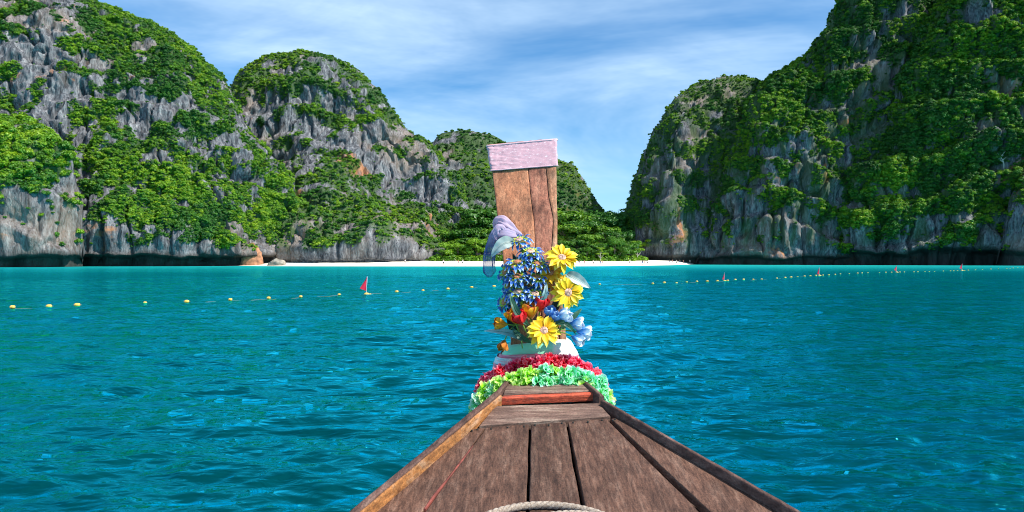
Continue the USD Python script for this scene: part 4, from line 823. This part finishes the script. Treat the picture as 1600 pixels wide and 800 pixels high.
def daisy(name, mat, layers, centre, cmat, place):
    t = thing(name, place)
    for li, (n, length, width, rise, droop, r0, z0) in enumerate(layers):
        for k in range(n):
            g = np.random.default_rng(li * 100 + k + len(name)); a = (k + 0.5 * (li % 2)) / n * 2 * PI + g.normal(0, 0.07)
            v, f, s = petal(length * g.uniform(0.86, 1.1), width * g.uniform(0.85, 1.12), rise + g.normal(0, 0.09), droop + g.normal(0, 0.22), li * 50 + k)
            v = rotz(v + [r0, 0, z0], a)
            float_primvar(part('petal', (v, f), mat, t, True), 'along', s)
    v, f = ball((0, 0, 0), centre, 3, (1, 1, 0.5)); v = v * (1 + 0.12 * (noise(v * 420) - 0.5))[:, None] + [0, 0, 0.004]
    part('centre', (v, f), cmat, t, True)
    v, f = tube([(0, 0, 0), (0, 0, -0.03), (0.01, 0, -0.09)], 0.003, 6); part('stem', (v, f), STEM, t)
    return t
Y_L = [(14, 0.074, 0.0125, 0.26, 0.62, 0.012, 0.0), (13, 0.064, 0.0115, 0.55, 0.75, 0.011, 0.003)]
B_L = [(15, 0.060, 0.0078, 0.28, 1.35, 0.013, -0.004), (13, 0.050, 0.0072, 0.75, 1.3, 0.013, 0.0)]
fl = {}
def place_flower(kind, px, py, d, axis, spin, s, label, cat='flower', group=None):
    ax = frame(axis); c, q = math.cos(spin), math.sin(spin); ax = ax @ np.array([[c, -q, 0], [q, c, 0], [0, 0, 1]])
    m = matrix(at(px, py, d), ax, s)
    if kind not in fl:
        fl[kind] = o = MAKE[kind](m)
    else: o = copy_of(fl[kind], m)
    tag(o, label, cat, group)
def tulip(name, mat, place, length=0.078, width=0.028, close=0.0):
    t = thing(name, place)
    for li in range(2):
        for k in range(3):
            v, f, s = petal(length, width, 1.02 - 0.1 * li, -0.75 - close, 300 + li * 3 + k, 0.55, 0.5)
            float_primvar(part('petal', (rotz(v + [0.004, 0, 0], (k + 0.5 * li) / 3 * 2 * PI), f), mat, t, True), 'along', s)
    part('stem', tube([(0, 0, 0.004), (0.002, 0, -0.04), (0.014, 0.004, -0.085), (0.034, 0.006, -0.12)], [0.0042, 0.0034, 0.003, 0.003], 7), STEM, t)
    return t
MAKE = {'yellow': lambda m: daisy('yellow_flower', YELLOW, Y_L, 0.0175, CENTREP, m), 'amber': lambda m: daisy('amber_flower', ORANGEY, Y_L, 0.017, CENTRE, m), 'blue': lambda m: daisy('blue_flower', BLUE, B_L, 0.019, CENTRE, m), 'bluep': lambda m: daisy('blue_flower', BLUE, B_L, 0.019, CENTREP, m),
        'red': lambda m: tulip('red_tulip', REDT, m), 'orange': lambda m: tulip('orange_tulip', ORT, m), 'rust': lambda m: tulip('rust_tulip', RUST, m, 0.07, 0.029, 0.25), 'sky': lambda m: tulip('pale_blue_tulip', SKYT, m, 0.08, 0.03, 0.1), 'corn': lambda m: tulip('blue_tulip', BLUT, m, 0.062, 0.021)}
place_flower('yellow', 878, 403, 2.97, (0.10, -0.72, 0.66), 0.2, 1.05, 'yellow daisy at the top of the yellow group, against the beach')
place_flower('amber', 862, 427, 2.99, (-0.35, -0.62, 0.55), 1.0, 0.85, 'amber daisy tucked under the topmost yellow daisy')
place_flower('amber', 868, 443, 3.0, (-0.2, -0.75, -0.25), 2.0, 0.8, 'amber daisy half hidden behind the large right hand yellow daisy')
place_flower('yellow', 887, 457, 2.94, (0.30, -0.93, 0.12), 0.9, 1.06, 'yellow daisy on the right side facing outwards, nearest the silver leaf')
place_flower('yellow', 850, 517, 2.88, (0.02, -0.80, 0.60), 1.7, 1.06, 'large yellow daisy at the foot of the bouquet just above the sash')
blues = [('bluep', 811, 376, 3.03, (-0.25, -0.35, 0.9), 0.95, 'blue daisy at the very top of the bouquet beside the scarf'), ('blue', 791, 403, 3.01, (-0.82, -0.45, 0.25), 0.98, 'blue daisy facing left below the silver leaf'),
         ('bluep', 829, 394, 3.03, (0.05, -0.42, 0.9), 1.0, 'blue daisy with a pale centre high on the post face'), ('blue', 808, 411, 2.99, (-0.1, -0.30, 0.95), 1.0, 'blue daisy under the topmost one, left column'),
         ('blue', 840, 413, 3.01, (0.1, -0.40, 0.9), 0.95, 'blue daisy with brown centre left of the amber daisy'), ('blue', 808, 433, 2.99, (-0.08, -0.40, 0.9), 1.0, 'blue daisy with dark centre at the middle of the left column'),
         ('blue', 838, 434, 3.0, (0.12, -0.36, 0.9), 0.92, 'blue daisy in the middle between left column and yellow group'), ('bluep', 808, 457, 2.98, (-0.12, -0.45, 0.88), 1.0, 'blue daisy with tan centre low in the left column'),
         ('bluep', 836, 460, 2.98, (0.12, -0.45, 0.88), 0.95, 'lowest blue daisy right above the red tulip'), ('blue', 796, 446, 3.02, (-0.6, -0.45, 0.6), 0.85, 'blue daisy sticking out at the left of the column'), ('blue', 822, 476, 2.99, (-0.25, -0.6, 0.5), 0.8, 'small blue daisy behind the dark green leaf'),
         ('blue', 790, 425, 3.03, (-0.75, -0.5, 0.45), 0.85, 'blue daisy facing left in the middle of the column'), ('blue', 824, 404, 3.06, (0.0, -0.5, 0.8), 0.9, 'blue daisy deep between the pale centred one and the left column'),
         ('blue', 822, 446, 3.04, (0.0, -0.6, 0.75), 0.9, 'blue daisy deep in the gap between the two lower columns'), ('blue', 848, 446, 3.03, (0.3, -0.6, 0.7), 0.85, 'blue daisy half hidden behind the yellow group'), ('blue', 789, 472, 3.03, (-0.7, -0.5, 0.45), 0.85, 'lowest blue daisy at the left of the column')]
for i, (k, px, py, d, ax, s, lab) in enumerate(blues): place_flower(k, px, py, d - 0.02, ax, i * 1.3, s * 1.08, lab)
for k, px, py, d, ax, s, lab in [
    ('red', 843, 487, 2.95, (0.15, -0.45, 0.85), 0.95, 'red tulip in the middle under the blue daisies'), ('red', 817, 508, 2.91, (-0.30, -0.50, 0.75), 0.95, 'red tulip on the left beside the large yellow daisy'),
    ('orange', 829, 498, 2.95, (-0.05, -0.4, 0.9), 1.0, 'orange tulip behind the two red tulips'), ('orange', 806, 506, 2.95, (-0.35, -0.3, 0.85), 0.95, 'orange tulip left of the left red tulip'),
    ('orange', 793, 507, 2.95, (-0.93, -0.25, 0.15), 0.82, 'orange tulip pointing left out of the bouquet'), ('rust', 789, 531, 2.94, (-0.25, -0.55, -0.75), 0.75, 'rust orange tulip bud hanging at the lower left above the garland'),
    ('corn', 858, 497, 2.95, (0.0, -0.45, 0.85), 1.0, 'blue tulip right of the upper red tulip'), ('corn', 866, 503, 2.93, (0.25, -0.55, 0.75), 0.9, 'blue tulip just above the large yellow daisy'),
    ('sky', 869, 499, 2.93, (0.72, -0.45, 0.35), 0.95, 'white tipped blue tulip in the centre right'), ('sky', 889, 507, 2.95, (0.9, -0.3, 0.1), 0.85, 'white tipped blue tulip, upper one of the three at the right'),
    ('sky', 901, 518, 2.93, (0.95, -0.28, -0.05), 0.85, 'white tipped blue tulip sticking out furthest right'), ('sky', 893, 525, 2.92, (0.75, -0.45, -0.30), 0.82, 'white tipped blue tulip, lowest of the three at the right')]:
    place_flower(k, px, py, d, ax, px * 0.7, s, lab)
def leaf(name, pts, width, mat, label, fold=0.3, up=(0, -1, 0.3), seed=0):
    p = np.array([at(*q) for q in pts])
    from scipy.interpolate import CubicSpline
    s = np.linspace(0, 1, 14); c = CubicSpline(np.linspace(0, 1, len(p)), p)(s)
    t = np.gradient(c, axis=0); t /= np.linalg.norm(t, axis=1, keepdims=True); u = np.cross(t, up); u /= np.linalg.norm(u, axis=1, keepdims=True); n = np.cross(u, t)
    w = width * np.sin(np.clip(s * 0.97 + 0.02, 0, 1) ** 0.8 * PI) ** 0.75
    k = np.linspace(-1, 1, 7); v = c[:, None] + u[:, None] * (w[:, None] * k)[..., None] + n[:, None] * (w[:, None] * (fold * np.abs(k) - fold / 2) + 0.0022 * np.sin(s * 22 + seed)[:, None] * k)[..., None]
    t_ = thing(name); v = v.reshape(-1, 3); f = grid_faces(14, 7); nn = np.array([0, 0.0012, 0])
    pr = part('blade', merge((v, f), (v + nn, f[:, ::-1])), mat, t_, True); float_primvar(pr, 'along', np.tile(np.repeat(s, 7), 2))
    part('midrib', tube(c + [0, -0.0008, 0], np.linspace(0.0018, 0.0006, 14), 6), mat, t_)
    tag(t_, label, 'leaf')
leaf('green_leaf', [(818, 532, 2.95), (795, 520, 2.93), (757, 517, 2.95)], 0.016, GREYL, 'long grey green leaf pointing left above the hanging rust tulip', seed=1)
leaf('green_leaf', [(826, 508, 2.90), (808, 487, 2.88), (797, 459, 2.92)], 0.016, GREENL, 'long dark green leaf standing in front of the blue daisies', seed=2)
leaf('green_leaf', [(874, 516, 2.95), (893, 498, 2.96), (909, 482, 2.98)], 0.015, GREENL, 'dark green leaf rising to the right above the white tipped tulips', seed=3)
leaf('green_leaf', [(866, 505, 2.90), (884, 506, 2.88), (900, 523, 2.90)], 0.012, GREENL, 'curved dark green leaf drooping between the blue tulips', seed=4)
leaf('green_leaf', [(830, 535, 2.93), (812, 525, 2.92), (800, 511, 2.95)], 0.013, GREENL, 'short green leaf under the left red tulip', seed=5)
leaf('green_leaf', [(840, 480, 2.94), (851, 462, 2.93), (853, 440, 2.96)], 0.013, GREYL, 'grey green leaf between the blue and the yellow daisies', seed=6)
leaf('silver_leaf', [(803, 380, 3.0), (786, 381, 2.97), (768, 401, 2.99)], 0.030, SILVER, 'broad silver leaf at the upper left below the scarf', 0.5, seed=7)
leaf('silver_leaf', [(886, 428, 2.96), (902, 436, 2.95), (922, 450, 2.98)], 0.026, SILVER, 'broad silver leaf sticking out right of the yellow daisies', 0.5, seed=8)

for i_, (p_, w_, t_) in enumerate([([(822, 470, 3.06), (806, 455, 3.05), (792, 430, 3.06)], 0.020, 'left of the lower blue daisies'), ([(826, 440, 3.07), (812, 420, 3.06), (801, 396, 3.07)], 0.020, 'behind the upper left blue daisies'), ([(834, 450, 3.07), (846, 428, 3.05), (848, 400, 3.07)], 0.020, 'behind the blue daisy beside the amber one'), ([(812, 530, 3.0), (800, 505, 2.99), (794, 472, 3.03)], 0.022, 'upright at the left edge behind the orange tulips'), ([(850, 500, 3.0), (868, 478, 3.0), (876, 446, 3.03)], 0.020, 'behind the large right hand yellow daisy')]):
    leaf('dark_leaf', p_, w_, DARKL, 'dark blue green leaf ' + t_, seed=20 + i_)

# ------------------------------------------------------------------ garlands
def blossom(seed, rad, n=64, frill=0.55, wide=0.42):
    r = np.random.default_rng(seed)
    d = r.normal(0, 1, (n, 3)); d /= np.linalg.norm(d, axis=1, keepdims=True)
    side = np.cross(d, r.normal(0, 1, (n, 3))); side /= np.linalg.norm(side, axis=1, keepdims=True); other = np.cross(d, side)
    V, S = [], []
    for k in range(n):
        l = rad * r.uniform(0.75, 1.12); w = rad * wide * r.uniform(0.7, 1.2); c = r.normal(0, frill)
        for t, ww, o in ((0.25, 0.4, 0), (0.68, 1.0, 0.05), (1.0, 0.8, c * 0.35)):
            for e in (-1, 0, 1):
                V.append(d[k] * l * (t - 0.10 * abs(e) * t) + side[k] * w * ww * e * 0.7 + other[k] * rad * (o + 0.10 * e * e + r.normal(0, 0.03))); S.append(t)
    f = (np.arange(n)[:, None, None] * 9 + grid_faces(3, 3)[None]).reshape(-1, 4)
    return np.array(V), f, (np.array(S) - 0.25) / 0.75
REDG = [petal_mat('crimson_bloom', [(0, (0.55, 0.0, 0.03)), (0.5, (0.82, 0.006, 0.07)), (0.75, (0.88, 0.03, 0.13)), (1, (0.93, 0.32, 0.45))], 0.42), petal_mat('scarlet_bloom', [(0, (0.6, 0.0, 0.01)), (0.5, (0.88, 0.008, 0.03)), (0.75, (0.90, 0.03, 0.09)), (1, (0.93, 0.30, 0.38))], 0.42)]
GRNG = [petal_mat('mint_bloom', [(0, (0.04, 0.55, 0.10)), (0.45, (0.14, 0.80, 0.22)), (0.8, (0.42, 0.88, 0.52)), (1, (0.78, 0.90, 0.88))], 0.4), petal_mat('lime_bloom', [(0, (0.14, 0.60, 0.01)), (0.5, (0.42, 0.84, 0.02)), (1, (0.70, 0.85, 0.36))], 0.4), petal_mat('jade_bloom', [(0, (0.03, 0.50, 0.10)), (0.5, (0.08, 0.74, 0.26)), (0.85, (0.36, 0.86, 0.58)), (1, (0.76, 0.90, 0.88))], 0.4)]
def garland(name, path_, rad, mats, step, label, seed, frill, wide, n):
    t = thing(name); r = np.random.default_rng(seed)
    p = np.array([at(*q) for q in path_]); L_ = np.concatenate([[0], np.cumsum(np.linalg.norm(np.diff(p, axis=0), axis=1))])
    k = 0
    for s in np.arange(0, L_[-1], step):
        c = np.array([np.interp(s, L_, p[:, i]) for i in range(3)])
        for q in (-1, 1):
            R = rad * r.uniform(0.84, 1.12)
            pos = c + np.array([r.normal(0, .006), -0.012 * (q < 0) + r.normal(0, .006), q * rad * 0.42 + r.normal(0, .005)])
            v, f, a = blossom(seed * 100 + k, R, n, frill, wide)
            float_primvar(part('blossom', (v + pos, f), mats[int(r.integers(0, len(mats)))], t, False), 'along', a); k += 1
    part('string', tube(p, 0.004, 6), simple(name + '_string', (0.3, 0.3, 0.2), 0.9), t)
    tag(t, label, 'garland')
garland('red_garland', [(752, 640, 3.06), (754, 622, 2.98), (762, 603, 2.95), (782, 588, 2.94), (810, 578, 2.935), (845, 573.5, 2.93), (880, 573, 2.935), (905, 578, 2.94), (925, 590, 2.95), (937, 606, 2.97), (942, 622, 3.0), (942, 640, 3.08)], 0.044, REDG, 0.038, 'crimson flower garland slung round the prow above the green one', 3, 0.6, 0.32, 84)
garland('green_garland', [(748, 668, 3.04), (746, 648, 2.95), (750, 630, 2.90), (766, 612, 2.875), (790, 600, 2.86), (818, 594.5, 2.85), (850, 591, 2.85), (885, 591.5, 2.855), (912, 596, 2.86), (934, 606, 2.88), (944, 619, 2.92), (946, 640, 3.0)], 0.043, GRNG, 0.042, 'mint and lime green flower garland resting on the deck front', 4, 0.35, 0.44, 56)

# ------------------------------------------------------------------ rope coil on the deck
ROPE = cloth_mat('rope_fibre', [(0.3, (0.17, 0.125, 0.095)), (0.5, (0.28, 0.225, 0.18)), (0.7, (0.40, 0.34, 0.285))], (160, 160, 160), 0.9, 0.2, 0.004)
rope = thing('rope_coil'); tag(rope, 'coil of pale twisted rope lying on the deck boards', 'rope')
ctr = []
for s in np.linspace(0, 1, 260):
    a = -2.6 + s * 2 * PI * 2.15
    R = 0.292 - 0.02 * smoothstep(0.40, 0.5, s) - 0.105 * smoothstep(0.46, 0.62, s); cx = 0.096 + 0.085 * smoothstep(0.46, 0.62, s); cy = 1.628 + 0.078 * smoothstep(0.46, 0.62, s)
    x, y = cx + R * math.sin(a), cy + R * math.cos(a)
    ctr.append([x, y, EYE - (0.75 - 0.18 * (y - 1.9)) + 0.013 + 0.017 * smoothstep(0.42, 0.5, s) * (1 - smoothstep(0.55, 0.66, s))])
ctr = np.array(ctr)
from scipy.interpolate import CubicSpline
ln = np.concatenate([[0], np.cumsum(np.linalg.norm(np.diff(ctr, axis=0), axis=1))]); cs = CubicSpline(ln, ctr); ss = np.linspace(0, ln[-1], 900); c = cs(ss); t = cs(ss, 1); t /= np.linalg.norm(t, axis=1, keepdims=True)
u = np.cross(t, [0, 0, 1.0]); u /= np.linalg.norm(u, axis=1, keepdims=True); w = np.cross(u, t)
for k in range(3):
    ph = ss / 0.058 * 2 * PI + k * 2 * PI / 3
    part('strand', tube(c + 0.0052 * (np.cos(ph)[:, None] * u + np.sin(ph)[:, None] * w), 0.0062, 8), ROPE, rope, True)
